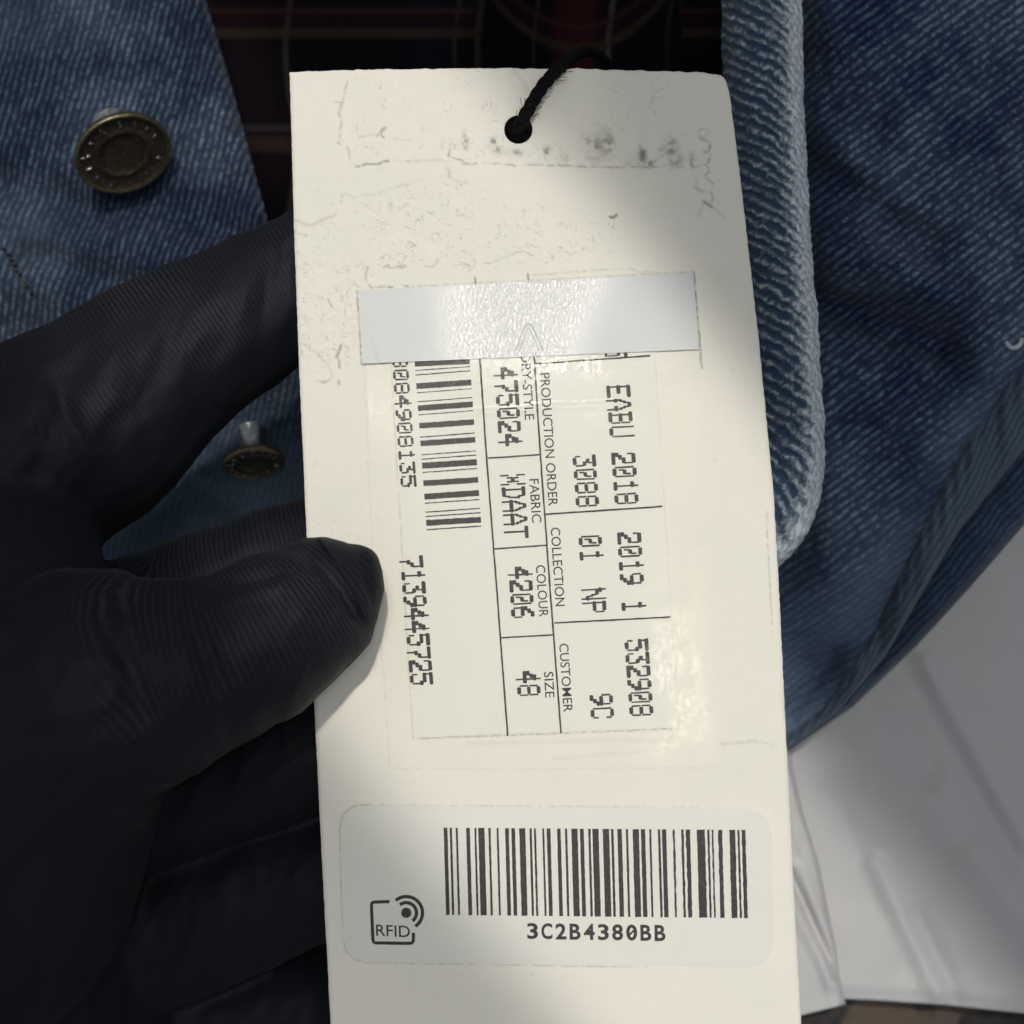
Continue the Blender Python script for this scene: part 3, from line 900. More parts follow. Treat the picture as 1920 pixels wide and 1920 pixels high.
# thin edge shadows of sticker, label and tape, painted as dark outlines
stroke([(683, 1509.5), (900, 1511), (1200, 1513.5), (1404, 1515.5), (1430, 1520), (1444, 1535), (1449, 1560)], 1.6, .26, 0, .3, .25, 70)
stroke([(637, 1555), (638, 1600), (641, 1700), (644, 1760), (650, 1785), (668, 1801), (692, 1805), (900, 1808), (1150, 1812.5), (1404, 1816)], 1.6, .32, 0, .3, .2, 71)
stroke([(683, 1509.5), (660, 1512), (642, 1528), (637, 1555)], 1.6, .34, 0, .3, .1, 72)
stroke([(1449, 1560), (1452, 1770)], 1.5, .12, 0, .3, .2, 73)
stroke([(669.5, 546), (678, 684), (735, 681)], 1.7, .50, 0, .2, .1, 74)
stroke([(1301, 510), (1308, 600), (1313, 657)], 1.8, .60, 0, .2, .1, 75)
stroke([(765, 538), (900, 530), (1000, 526), (1150, 517.5), (1301, 509.5)], 1.5, .30, 0, .4, .3, 76)
stroke([(1000, 516), (1100, 508), (1180, 503), (1200, 509), (1240, 512)], 1.4, .26, 0, .4, .2, 77)
stroke([(733.5, 684), (738, 760), (750, 960), (757, 1080), (774.5, 1385)], 1.6, .26, 0, .3, .25, 78)
stroke([(774.5, 1385), (900, 1380.5), (1050, 1375), (1110, 1372), (1272.5, 1366)], 1.7, .36, 0, .5, .2, 79)
stroke([(1228, 680), (1240, 850), (1255, 1100), (1272.5, 1366)], 1.5, .16, 0, .4, .3, 80)
# long grain and stray specks
for k in range(140):
    x = rng.uniform(560, 1480); y = rng.uniform(140, 2000)
    a = rng.uniform(0, 3.1); L = rng.uniform(1, 6)
    stroke([(x, y), (x + L * math.cos(a), y + L * math.sin(a))], rng.uniform(.8, 1.5), rng.uniform(.06, .25))
# rubbed grime along the cut edges
eg = np.minimum(PXc - np.interp(PYc, *LE), np.interp(PYc, *RE) - PXc)
dirt_shade = np.maximum(dirt_shade, 0.10 * sstep(5, 0, np.abs(eg)) * vnoise(PXc / 20, PYc / 20, 90))
relief -= 0.16 * sstep(9, 0, np.minimum(eg, PYc - top_edge(PXc))) ** 2
# ink tick marks left of a peeled label
for tx, ty in ((891, 521), (990, 514)):
    stroke([(tx, ty), (tx + .5, ty + 11)], 1.6, .85, 0, 0, 0, 60)

front = T(PXc, PYc, relief).reshape(-1, 3)
back = T(PXc, PYc, -0.55).reshape(-1, 3)
N = NR * NC
fa = grid_faces(NR, NC)
keep = ~inside.ravel()[fa].any(axis=1)
fa = fa[keep]
# boundary edges -> side walls
ed = np.concatenate([fa[:, [0, 1]], fa[:, [1, 2]], fa[:, [2, 3]], fa[:, [3, 0]]])
key = np.sort(ed, 1); code = key[:, 0].astype(np.int64) * N + key[:, 1]
uq, inv, cnt = np.unique(code, return_inverse=True, return_counts=True)
be = ed[cnt[inv] == 1]
walls = np.stack([be[:, 1], be[:, 0], be[:, 0] + N, be[:, 1] + N], -1)
# the back can be coarse but must close: reuse lattice
card = mesh_obj('card', np.concatenate([front, back]), np.concatenate([fa, fa[:, ::-1] + N, walls]), M_CARD, tagthing,
                attrs={'dirt_shade': np.concatenate([np.clip(dirt_shade, 0, 1).ravel(), np.zeros(N)])})
# drop loose vertices inside the hole
import bmesh
bm = bmesh.new(); bm.from_mesh(card.data)
bmesh.ops.delete(bm, geom=[v for v in bm.verts if not v.link_faces], context='VERTS')
bm.to_mesh(card.data); bm.free()

def sheet(name, quad, h, mat, parent, nu=60, nv=60, thick=0.10, attrs_fun=None, edge_jit=0.5, outline=None, extra=None):
    """thin sheet on the tag; quad = TL,TR,BR,BL photo pixels"""
    q = np.asarray(quad, float)
    u = np.linspace(0, 1, nu)[None, :, None]; v = np.linspace(0, 1, nv)[:, None, None]
    P = (q[0] * (1 - u) + q[1] * u) * (1 - v) + (q[3] * (1 - u) + q[2] * u) * v
    PX, PY = P[..., 0].copy(), P[..., 1].copy()
    if edge_jit:
        PX[:, 0] += edge_jit * (vnoise(PY[:, 0] / 9, PY[:, 0] * 0, 3) - .5); PX[:, -1] += edge_jit * (vnoise(PY[:, -1] / 9, PY[:, -1] * 0, 4) - .5)
        PY[0, :] += edge_jit * (vnoise(PX[0] / 9, PX[0] * 0, 5) - .5); PY[-1, :] += edge_jit * (vnoise(PX[-1] / 9, PX[-1] * 0, 6) - .5)
    hh = h + (extra(PX, PY) if extra else 0)
    top = T(PX, PY, hh).reshape(-1, 3)
    idx = np.arange(nu * nv).reshape(nv, nu)
    ring = np.concatenate([idx[0, :], idx[1:, -1], idx[-1, -2::-1], idx[-2:0:-1, 0]])
    low = T(PX.ravel()[ring], PY.ravel()[ring], h - thick)
    n = nu * nv; m_ = len(ring); k = np.arange(m_); k2 = (k + 1) % m_
    low = np.concatenate([low, top[ring]])
    rim = np.stack([n + m_ + k, n + m_ + k2, n + k2, n + k], -1)
    at = None
    if attrs_fun is not None:
        a = attrs_fun(PX, PY).ravel()
        at = {'texture_depth': np.concatenate([a, a[ring], a[ring]])}
    return mesh_obj(name, np.concatenate([top, low]), np.concatenate([grid_faces(nv, nu), rim]), mat, parent, attrs=at)

# information label (upper part under the white tape)
crease = lambda PX, PY: 0.07 * np.exp(-((PY - (768 - 0.06 * (PX - 1000) + 6 * (vnoise(PX / 60, PX * 0, 9) - .5))) / 4.0) ** 2) * sstep(860, 900, PX)
label = sheet('information_label', [(728, 560), (1218, 530), (1271, 1364), (776, 1383)], 0.12, M_LABEL, tagthing, 90, 150, 0.14, extra=crease)

# ---- print
def rect_on(a, b, w, h, n=2, jit=0.0, seed=0):
    """strip from pixel a to b, w pixels wide, n segments"""
    g = np.random.default_rng(seed)
    a = np.asarray(a, float); b = np.asarray(b, float)
    d = (b - a); L = np.hypot(*d); d /= L; nrm = np.array([-d[1], d[0]])
    t = np.linspace(0, 1, n + 1)[:, None]
    c = a + (b - a) * t
    j1 = g.normal(0, jit, (n + 1, 1)) if jit else 0; j2 = g.normal(0, jit, (n + 1, 1)) if jit else 0
    A = c + nrm * (w / 2 + j1); B = c - nrm * (w / 2 + j2)
    V = np.concatenate([T(A[:, 0], A[:, 1], h + crease(A[:, 0], A[:, 1])), T(B[:, 0], B[:, 1], h + crease(B[:, 0], B[:, 1]))])
    Fc = [[k, k + 1, n + 2 + k, n + 1 + k] for k in range(n)]
    return V, Fc

HP = 0.150   # height of the ink above the card, mm (label is 0.12)
def crease_h(px, py): return float(crease(np.array(px), np.array(py)))

# ruled lines
parts = []
for a, b, w in (((899.5, 669), (912.5, 860), 3.4), ((912.5, 860), (931, 1100), 3.4), ((931, 1100), (952, 1380), 3.4),
                ((1001.5, 668), (1013.7, 860), 3.4), ((1013.7, 860), (1031, 1100), 3.4), ((1031, 1100), (1052, 1375), 3.4),
                ((1004, 682), (1140, 672.5), 2.6), ((1140, 672.5), (1219, 667), 3.2), ((915.5, 859), (1013, 852.3), 3), ((926.5, 1029.3), (1024.5, 1022.4), 3), ((939, 1196), (1037, 1190.3), 3),
                ((1023, 964.3), (1242, 949.5), 3.2), ((1039.5, 1168), (1257, 1157), 3.2)):
    n = max(int(np.hypot(b[0] - a[0], b[1] - a[1]) / 9), 2)
    parts.append(rect_on(a, b, w, HP + 0.02, n, 0.18, int(a[0])))
v, f = merge(parts)
mesh_obj('ruled_lines', v, f, M_INK, label, smooth=False)

# barcode on the label
z = lambda x, y: (770 + x / 5.486, 660 + y / 5.486)
bars = [(123, 95, 55), (190, 150, 10), (237, 193, 11), (352, 312, 60), (420, 377, 9), (512, 468, 10), (578, 538, 58), (647, 603, 10), (759, 720, 58), (877, 832, 12),
        (940, 903, 58), (1057, 1017, 10), (1103, 1060, 11), (1170, 1133, 62), (1240, 1197, 11), (1350, 1315, 58), (1488, 1450, 60), (1556, 1517, 11),
        (1648, 1608, 11), (1692, 1653, 12), (1758, 1725, 60), (1828, 1790, 12)]
parts = []
for k, (yl, yr, th) in enumerate(bars):
    xl_ = 42 + (165 - 42) * (yl - 123) / (1828 - 123); xr_ = 608 + (728 - 608) * (yr - 95) / (1790 - 95)
    parts.append(rect_on(z(xl_, yl), z(xr_, yr), th / 5.486, HP, 22, 0.20, k))
v, f = merge(parts)
mesh_obj('label_barcode', v, f, M_INK, label, smooth=False)

GLYPH = {
 '0': ["..####..", ".#....#.", "#.....##", "#...##.#", "#.##...#", "##....#.", ".#....#.", "..####.."],
}
G7 = {
 '0': ["..####..", "#......#", "#....#.#", "#..##..#", "#.#....#", "#......#", "..####.."],
 '1': ["....#...", "..###...", "....#...", "....#...", "....#...", "....#...", "..#####."],
 '2': [".######.", "#......#", ".......#", "....###.", "..##....", "##......", "########"],
 '3': ["########", ".....#..", "...##...", ".....##.", ".......#", "#......#", "..####.."],
 '4': [".....#..", "...###..", "..##.#..", "##...#..", "########", ".....#..", ".....#.."],
 '5': ["########", "#.......", "######..", "......##", ".......#", "#......#", "..####.."],
 '6': ["....###.", "..##....", "##......", "######..", "#......#", "#......#", "..####.."],
 '7': ["########", ".......#", ".......#", ".....##.", "...##...", "...#....", "...#...."],
 '8': ["..####..", "#......#", "#......#", "..####..", "#......#", "#......#", "..####.."],
 '9': ["..####..", "#......#", "#......#", "..######", "......##", "....##..", ".###...."],
 'A': ["...##...", "..#..#..", ".#....#.", "#......#", "########", "#......#", "#......#"],
 'B': ["######..", ".#.....#", ".#.....#", ".#####..", ".#.....#", ".#.....#", "######.."],
 'C': ["..####..", "#......#", "#.......", "#.......", "#.......", "#......#", "..####.."],
 'D': ["######..", ".#....#.", ".#.....#", ".#.....#", ".#.....#", ".#....#.", "######.."],
 'E': ["########", "#.......", "#.......", "#####...", "#.......", "#.......", "########"],
 'N': ["#......#", "##.....#", "#.##...#", "#...#..#", "#....#.#", "#.....##", "#......#"],
 'P': ["######..", "#......#", "#......#", "######..", "#.......", "#.......", "#......."],
 'T': ["########", "...#....", "...#....", "...#....", "...#....", "...#....", "...#...."],
 'U': ["#......#", "#......#", "#......#", "#......#", "#......#", "#......#", "..####.."],
 'X': ["#......#", "#......#", "..#..#..", "...##...", "..#..#..", "#......#", "#......#"],
}
# join the round corners a little
def glyph_rects(ch):
    g = G7[ch]; out = []
    for r, row in enumerate(g):
        c = 0
        while c < 8:
            if row[c] == '#':
                c0 = c
                while c < 8 and row[c] == '#': c += 1
                out.append((c0, c, r, r + 1))
            else: c += 1
    # vertical merging of single-column cells
    merged = []; used = set()
    for i, (c0, c1, r0, r1) in enumerate(out):
        if i in used: continue
        rr1 = r1
        if c1 - c0 == 1:
            for j in range(i + 1, len(out)):
                if j in used: continue
                if out[j][0] == c0 and out[j][1] == c1 and out[j][2] == rr1:
                    rr1 = out[j][3]; used.add(j)
        merged.append((c0, c1, r0, rr1))
    return merged

def matrix_text(name, text, first, last, height, parent, width=19.6, h=HP):
    """dot-matrix text reading down the picture. first/last = (x of glyph foot, y centre) of first and last character"""
    parts = []; n = len(text)
    a = np.array(first, float); b = np.array(last, float)
    d = (b - a) / max(n - 1, 1) if n > 1 else np.array([1.7, 24.7])
    rd = d / np.hypot(*d); upv = np.array([1.0, -0.056])
    g = np.random.default_rng(len(text) * 7 + ord(text[0]))
    for k, ch in enumerate(text):
        if ch == ' ': continue
        o = a + d * k - rd * width / 2
        for (c0, c1, r0, r1) in glyph_rects(ch):
            horiz = (c1 - c0) > 1; e = 0.78 if horiz else 0.16; er = 0.10 if horiz else 0.42
            x0, x1 = (c0 - e + .0) / 8 * width, (c1 + e) / 8 * width
            y0, y1 = (7 - r1 - er) / 7 * height, (7 - r0 + er) / 7 * height
            # rounded strip: octagon
            bx = min(0.28 * (x1 - x0), 1.6); by = min(0.28 * (y1 - y0), 1.9)
            oc = np.array([(x0 + bx, y0), (x1 - bx, y0), (x1, y0 + by), (x1, y1 - by), (x1 - bx, y1), (x0 + bx, y1), (x0, y1 - by), (x0, y0 + by)])
            oc = oc + g.normal(0, 0.22, oc.shape)
            P = o + oc[:, :1] * rd + oc[:, 1:] * upv
            hh = h + float(crease(np.array(P[0, 0]), np.array(P[0, 1]))) + g.uniform(0, 0.004)
            parts.append((T(P[:, 0], P[:, 1], hh), [[0, 7, 6, 5, 4, 3, 2, 1][::-1][::-1]]))
    v, f = merge(parts)
    return mesh_obj(name, v, f, M_INK, parent, smooth=False)

for txt, a, b, hh in (("8084908135", (735.6, 679), (751.2, 903), 29), ("7139445725", (750.8, 1055), (769, 1274), 42.5), ("475024", (927.3, 701), (935.6, 826), 42),
                      ("XDAAT", (939.9, 900.6), (947.3, 999.4), 43), ("4206", (954, 1075), (959, 1149.4), 42.4), ("48", (968.8, 1270.7), (970.4, 1295.5), 42.4),
                      ("3088", (1074.5, 865.5), (1080, 941), 42.4), ("01", (1085.7, 1015.6), (1087.3, 1042), 42.4), ("NP", (1092, 1115), (1093.6, 1140), 42.6),
                      ("EABU 2018", (1137.6, 735), (1152.6, 936), 44), ("2019 1", (1158, 1010), (1165.8, 1137), 43.8), ("532908", (1171.8, 1211), (1180.6, 1333), 43.8),
                      ("9C", (1106.2, 1312.7), (1108, 1338), 42.6)):
    matrix_text('printed_number', txt, a, b, hh, label)
# characters cut off by the tape
parts = [rect_on((1135, 655), (1137, 669), 5, HP, 3), rect_on((1159, 654), (1160, 667), 6.5, HP, 3), rect_on((1172, 652), (1173.5, 669), 7, HP, 3), rect_on((1140, 667.5), (1160, 666), 3, HP, 3)]
v, f = merge(parts)
mesh_obj('printed_fragment', v, f, M_INK, label, smooth=False)

# ---- vector lettering with Blender's built-in font
def text_mesh(s, offset=0.0):
    cu = bpy.data.curves.new('t', 'FONT'); cu.body = s; cu.size = 1.0; cu.offset = offset; cu.resolution_u = 4
    cu.fill_mode = 'FRONT'
    ob = bpy.data.objects.new('t', cu); COL.objects.link(ob)
    dg = bpy.context.evaluated_depsgraph_get(); dg.update()
    ev = ob.evaluated_get(dg); me = ev.to_mesh()
    V = np.array([v.co[:2] for v in me.vertices]); Fc = [list(p.vertices) for p in me.polygons]
    ev.to_mesh_clear(); bpy.data.objects.remove(ob); bpy.data.curves.remove(cu)
    return V, Fc

def sans(name, s, start, end, cap, parent, h=HP, weight=0.0, up=None):
    """s from pixel 'start' (foot of first letter) to 'end'; cap = cap height in px"""
    V, Fc = text_mesh(s, weight)
    V0, _ = text_mesh('H')
    ch = V0[:, 1].max()
    a = np.array(start, float); b = np.array(end, float)
    d = b - a
    x0, x1 = V[:, 0].min(), V[:, 0].max()
    upv = np.array(up if up is not None else (1.0, -0.056)) * cap / ch
    P = a + ((V[:, :1] - x0) / (x1 - x0)) * d + V[:, 1:2] * upv
    return mesh_obj(name, T(P[:, 0], P[:, 1], h + crease(P[:, 0], P[:, 1]) * (parent is label)), Fc, M_INK, parent, smooth=False)

for s, a, b, cap in (("ORY-STYLE", (976, 661), (984.5, 787.5), 17.0), ("PRODUCTION ORDER", (1012.5, 700), (1028.6, 949), 17.3), ("FABRIC", (992.3, 898.5), (997.8, 980.5), 17.3),
                     ("COLLECTION", (1032.4, 989.5), (1041.8, 1137), 17.3), ("COLOUR", (1004.6, 1060), (1011.2, 1157), 17), ("CUSTOMER", (1048.4, 1207), (1056.8, 1335.5), 17), ("SIZE", (1020, 1260), (1022.6, 1308.5), 17)):
    sans('printed_heading', s, a, b, cap, label, weight=0.005)

# ---- clear tape over the label, white tape over its top
tex = lambda PX, PY: np.clip(np.exp(-((PX - 1275 - 0.02 * (PY - 1200)) / 60) ** 2) * sstep(860, 1000, PY) + 1.0 * np.exp(-((PY - 775) / 26) ** 2) * sstep(1000, 1250, PX)
                             + 0.5 * sstep(1180, 1290, PX) * sstep(700, 800, PY) + 0.5 * np.exp(-((PX - 1110) / 80) ** 2 - ((PY - 690) / 30) ** 2) + 0.04, 0, 1) * (0.15 + 0.85 * sstep(0.35, .65, fbm(PX / 40, PY / 40, 3, 71))) * sstep(1442, 1400, PY) * sstep(1352, 1315, PX - 0.055 * (PY - 1438))
sheet('clear_tape', [(683, 640), (1306, 600), (1357, 1438), (731, 1442)], 0.26, M_CLEAR, tagthing, 150, 200, 0.10, attrs_fun=tex, extra=crease)
texw = lambda PX, PY: sstep(730, 960, PX + 60 * (fbm(PX / 40, PY / 40, 3, 72) - .5)) * sstep(1190, 1010, PX + 0.4 * (PY - 600)) * 0.9 + 0.1
fold = lambda PX, PY: 0.14 * np.exp(-((PX - (700 + 0.28 * (PY - 632))) / 3.2) ** 2) * sstep(625, 650, PY)
white = sheet('white_tape', [(671.5, 545), (1299.5, 511.5), (1311, 655), (680, 682)], 0.34, M_TAPE, tagthing, 220, 60, 0.18, attrs_fun=texw, extra=fold)
# embossed arch in the tape
ar = [(967, 657), (976, 632), (984, 613), (989, 607), (995, 608), (1001, 617), (1010, 637), (1018, 658)]
ap = smooth_path(np.array(ar, float), 40)
v1 = T(ap[:, 0], ap[:, 1], 0.34)
ap2 = smooth_path(np.array([(974, 657), (981, 636), (987, 620), (990, 615), (994, 618), (1000, 631), (1006, 645), (1010, 657)], float), 40)
v2 = T(ap2[:, 0], ap2[:, 1], 0.34)
v, f = merge([tube(v1, 0.00010, 8), tube(v2, 0.00007, 8)])
mesh_obj('embossed_arch', v, f, M_TAPE, white)

# ---- lower barcode sticker, rounded corners
def rounded(quad, rad, h, thick, name, mat, parent):
    q = np.asarray(quad, float); n = 10; pts = []
    for k in range(4):
        c = q[k]; pv = q[k - 1] - c; nx = q[(k + 1) % 4] - c
        pv = pv / np.hypot(*pv) * rad; nx = nx / np.hypot(*nx) * rad
        for t in np.linspace(0, 1, n):
            pts.append((1 - t) ** 2 * (c + pv) + 2 * t * (1 - t) * (c + 0.12 * (pv + nx)) + t * t * (c + nx))
    pts = np.array(pts)
    # densify and concentric rings so that the sheet follows the card
    ringn = 260
    pts = interp(np.vstack([pts, pts[:1]]), np.linspace(0, 1, ringn, endpoint=False))
    cen = pts.mean(0)
    V = []; rings = 26
    for k in range(rings):
        s = 1 - k / rings
        P = cen + (pts - cen) * s
        V.append(T(P[:, 0], P[:, 1], h))
    low = T(pts[:, 0], pts[:, 1], h - thick)
    V = np.concatenate([low, V[0]] + V + [T(cen[0], cen[1], h)[None]])
    fc = [list(map(int, f)) for f in grid_faces(2, ringn, wrap=True)]
    fc += [[int(i) + 2 * ringn for i in f] for f in grid_faces(rings, ringn, wrap=True)]
    last = (rings + 1) * ringn
    fc += [[last + k, len(V) - 1, last + (k + 1) % ringn] for k in range(ringn)]
    return mesh_obj(name, V, fc, mat, parent)
sticker = rounded([(638, 1511), (1447, 1517), (1450, 1815), (645, 1803)], 44, 0.10, 0.14, 'barcode_sticker', M_STICKER, tagthing)
HS = 0.13
A_ = [(75, 120), (148, 175), (220, 245), (345, 390), (443, 467), (490, 565), (612, 638), (710, 735), (812, 857), (887, 932), (982, 1055), (1105, 1133), (1158, 1183), (1258, 1282), (1312, 1357), (1435, 1480), (1530, 1558), (1607, 1682), (1710, 1757), (1810, 1838)]
B_ = [(4, 78), (128, 205), (228, 258), (303, 358), (405, 432), (487, 562), (585, 637), (685, 710), (790, 820), (838, 890), (967, 993), (1070, 1098), (1125, 1175), (1257, 1355), (1383, 1408), (1435, 1455), (1512, 1562), (1647, 1718), (1745, 1770), (1795, 1842)]
parts = []
for lst, ox in ((A_, 820), (B_, 1110)):
    for k, (a, b) in enumerate(lst):
        xa, xb = ox + a / 6.4, ox + b / 6.4
        xm = (xa + xb) / 2; t = (xm - 832) / 566
        yt = 1551.8 + 4.4 * t; yb = 1715.5 + 6 * t
        parts.append(rect_on((xm, yt), (xm + 4.5, yb), (xb - xa), HS, 26, 0.16 if t < .75 else .34, k + ox))
v, f = merge(parts)
mesh_obj('sticker_barcode', v, f, M_INK, sticker, smooth=False)

# code under the barcode, evenly spaced bold letters
parts = []
code = "3C2B4380BB"
Hc = text_mesh('H')[0][:, 1].max()
for k, ch in enumerate(code):
    V, Fc = text_mesh('0' if ch == '0' else ch, 0.028)
    x0, x1 = V[:, 0].min(), V[:, 0].max()
    y0, y1 = V[:, 1].min(), V[:, 1].max()
    ox = 988 + 26.55 * k; wd = 20.5; oy = 1760.8 + 0.42 * k; hgt = 30.3
    if ch == 'C': wd = 21
    P = np.stack([ox + (V[:, 0] - x0) / (x1 - x0) * wd + 0.6 * (1 - (V[:, 1] - y0) / (y1 - y0)), oy - (V[:, 1] - y0) / (y1 - y0) * hgt], -1)
    parts.append((T(P[:, 0], P[:, 1], HS), Fc))
    if ch == '0':
        parts.append(rect_on((ox + 6.4, oy - 10.5), (ox + 14.6, oy - 19.5), 3.4, HS + .004, 2))
v, f = merge(parts)
mesh_obj('printed_code', v, f, M_INK, sticker, smooth=False)

# RFID symbol
def poly_strip(pts, w, h):
    p = np.asarray(pts, float); t = np.gradient(p, axis=0); t /= np.hypot(t[:, 0], t[:, 1])[:, None]
    nrm = np.stack([-t[:, 1], t[:, 0]], -1)
    A = p + nrm * w / 2; B = p - nrm * w / 2; n = len(p)
    return np.concatenate([T(A[:, 0], A[:, 1], h), T(B[:, 0], B[:, 1], h)]), [[k, k + 1, n + k + 1, n + k] for k in range(n - 1)]
parts = []
fr = [(730.5, 1690.5), (715, 1691), (701, 1691.5), (697.5, 1693), (696.5, 1697), (697, 1712), (698.2, 1740), (699.2, 1762), (700.5, 1766.5), (705, 1768), (735, 1768.4), (765, 1768.8), (772, 1768.2), (774.8, 1765), (775.2, 1758), (775, 1749)]
parts.append(poly_strip(fr, 6.0, HS))
cx, cy = 761.7, 1711.6
a = np.linspace(0, 2 * np.pi, 28, endpoint=False)
parts.append((T(cx + 9.6 * np.cos(a), cy + 9.6 * np.sin(a), HS), [list(range(28))]))
for r_, a0, a1 in ((19.2, 128, -52), (30.5, 130, -56)):
    an = np.radians(np.linspace(a0, a1, 40))
    parts.append(poly_strip(np.stack([cx + r_ * np.cos(an), cy - r_ * np.sin(an)], -1), 6.4, HS + .003))
v, f = merge(parts)
mesh_obj('rfid_symbol', v, f, M_INK, sticker, smooth=False)
sans('rfid_lettering', "RFID", (705.4, 1754.5), (769, 1757.5), 21, sticker, h=HS + .004, weight=0.004, up=(-0.03, -1.0))

# ================================================================ string through the hole
hole_c = T(972, 243, 0)
pts = [T(950, 330, -4.5), T(962, 285, -3.0), T(968, 258, -1.2), T(972, 244, 0.2), T(980, 226, 1.3), T(996, 196, 1.5), T(1016, 164, 1.5), T(1038, 138, 1.2), T(1058, 120, -0.6), W(1078, 104, 218), W(1100, 96, 232), W(1130, 110, 250), W(1160, 150, 262)]
sp = smooth_path(np.array(pts), 150)
tn = np.gradient(sp, axis=0); tn /= np.linalg.norm(tn, axis=1)[:, None]
sl = np.concatenate([[0], np.cumsum(np.linalg.norm(np.diff(sp, axis=0), axis=1))])
s1 = np.cross(tn, [0.3, 0.1, 1.0]); s1 /= np.linalg.norm(s1, axis=1)[:, None]; s2 = np.cross(tn, s1)
parts = []
for ph in (0, 2.094, 4.189):
    an = sl / 0.0042 * 2 * np.pi + ph
    parts.append(tube(sp + 0.00038 * (np.cos(an)[:, None] * s1 + np.sin(an)[:, None] * s2), 0.00047, 8))
g = np.random.default_rng(5)
for k in range(90):
    i = g.integers(20, 120)
    dr = g.normal(0, 1, 3); dr /= np.linalg.norm(dr)
    p0 = sp[i] + dr * 0.0008
    L = g.uniform(0.0003, 0.0010)
    parts.append(tube(np.array([p0, p0 + dr * L * .5 + tn[i] * L * .3, p0 + dr * L + tn[i] * L * .9]), 0.00003, 4, cap=False))
v, f = merge(parts)
st = mesh_obj('tag_string', v, f, M_STRING)
tag(st, 'short black cotton string looped through the hole of the ivory tag', 'string')

# ================================================================ gloved hand
def capsule_chain(pts, seg=18):
    """closed tube with round ends; pts rows px, py, z(mm), r(mm)"""
    p = np.asarray(pts, float)
    w = np.concatenate([W(p[:, 0], p[:, 1], H * 1000 - p[:, 2]), p[:, 3:4] / 1000], 1)
    w = smooth_path(w, max(10 * len(p), 24))
    c, r = w[:, :3], np.maximum(w[:, 3], 0.001)
    def cap_pts(cc, rr_, dr):
        out = []
        for a in np.linspace(0.15, 1.35, 6):
            out.append((cc + dr * rr_ * math.sin(a), rr_ * math.cos(a)))
        return out
    d0 = (c[0] - c[1]) / np.linalg.norm(c[0] - c[1]); d1 = (c[-1] - c[-2]) / np.linalg.norm(c[-1] - c[-2])
    st_ = cap_pts(c[0], r[0], d0)[::-1]; en = cap_pts(c[-1], r[-1], d1)
    C = np.array([s[0] for s in st_] + list(c) + [s[0] for s in en]); R_ = np.array([s[1] for s in st_] + list(r) + [s[1] for s in en])
    return tube(C, R_, seg)

FINGERS = {
 'thumb': [(588, 1126, 94.2, 7.4), (556, 1152, 95.5, 8.5), (500, 1192, 97, 9.0), (420, 1232, 98.5, 9.4), (300, 1272, 99.5, 11.6), (180, 1300, 98.5, 14.5), (40, 1400, 93, 18), (-80, 1620, 82, 22)],
 'index': [(900, 375, 70, 7.4), (760, 440, 71.5, 8.3), (550, 540, 72.5, 8.9), (450, 594, 73.5, 9.6), (300, 688, 75, 11.2), (160, 795, 76, 13.2), (0, 890, 76, 15.5), (-170, 1010, 74, 17)],
 'middle': [(840, 985, 75.0, 7.2), (700, 1030, 75, 7.8), (570, 1068, 75.2, 8.6), (430, 1122, 75.5, 9.2), (260, 1200, 73, 11), (80, 1270, 70, 13), (-120, 1330, 68, 16)],
 'ring': [(720, 1330, 76, 7.2), (560, 1400, 74, 8.6), (380, 1460, 71, 9.6), (180, 1530, 67, 12), (-60, 1580, 64, 16)],
 'little': [(720, 1590, 74, 7.2), (560, 1650, 71, 8.6), (380, 1710, 68, 10), (180, 1750, 64, 13), (-40, 1780, 62, 17)],
 'palm_side': [(560, 1900, 62, 9.5), (400, 1950, 60, 12), (200, 1980, 58, 15), (-20, 2000, 56, 19)],
 'heel': [(-80, 1500, 72, 20), (-60, 1750, 68, 24), (40, 2050, 60, 25), (120, 2350, 54, 24)],
 'palm': [(-170, 1010, 72, 17), (-180, 1300, 66, 20), (-120, 1650, 62, 22), (-20, 2000, 58, 22)],
 'web': [(20, 1010, 82, 11), (10, 1150, 88, 13), (60, 1300, 90, 15)],
}
vv, ff = merge([capsule_chain(p) for p in FINGERS.values()])
tmp = mesh_obj('tmp', vv, ff, M_GLOVE)
md = tmp.modifiers.new('r', 'REMESH'); md.mode = 'VOXEL'; md.voxel_size = 0.0005
sm = tmp.modifiers.new('s', 'SMOOTH'); sm.factor = 0.5; sm.iterations = 24
dg = bpy.context.evaluated_depsgraph_get(); dg.update()
ev = tmp.evaluated_get(dg); me = ev.to_mesh()
nvv = len(me.vertices)
V = np.empty(nvv * 3, np.float32); me.vertices.foreach_get('co', V); V = V.reshape(-1, 3).astype(float)
NN = np.empty(nvv * 3, np.float32); me.vertices.foreach_get('normal', NN); NN = NN.reshape(-1, 3).astype(float)
FQ = [list(p.vertices) for p in me.polygons]
ev.to_mesh_clear()
bpy.data.objects.remove(tmp)

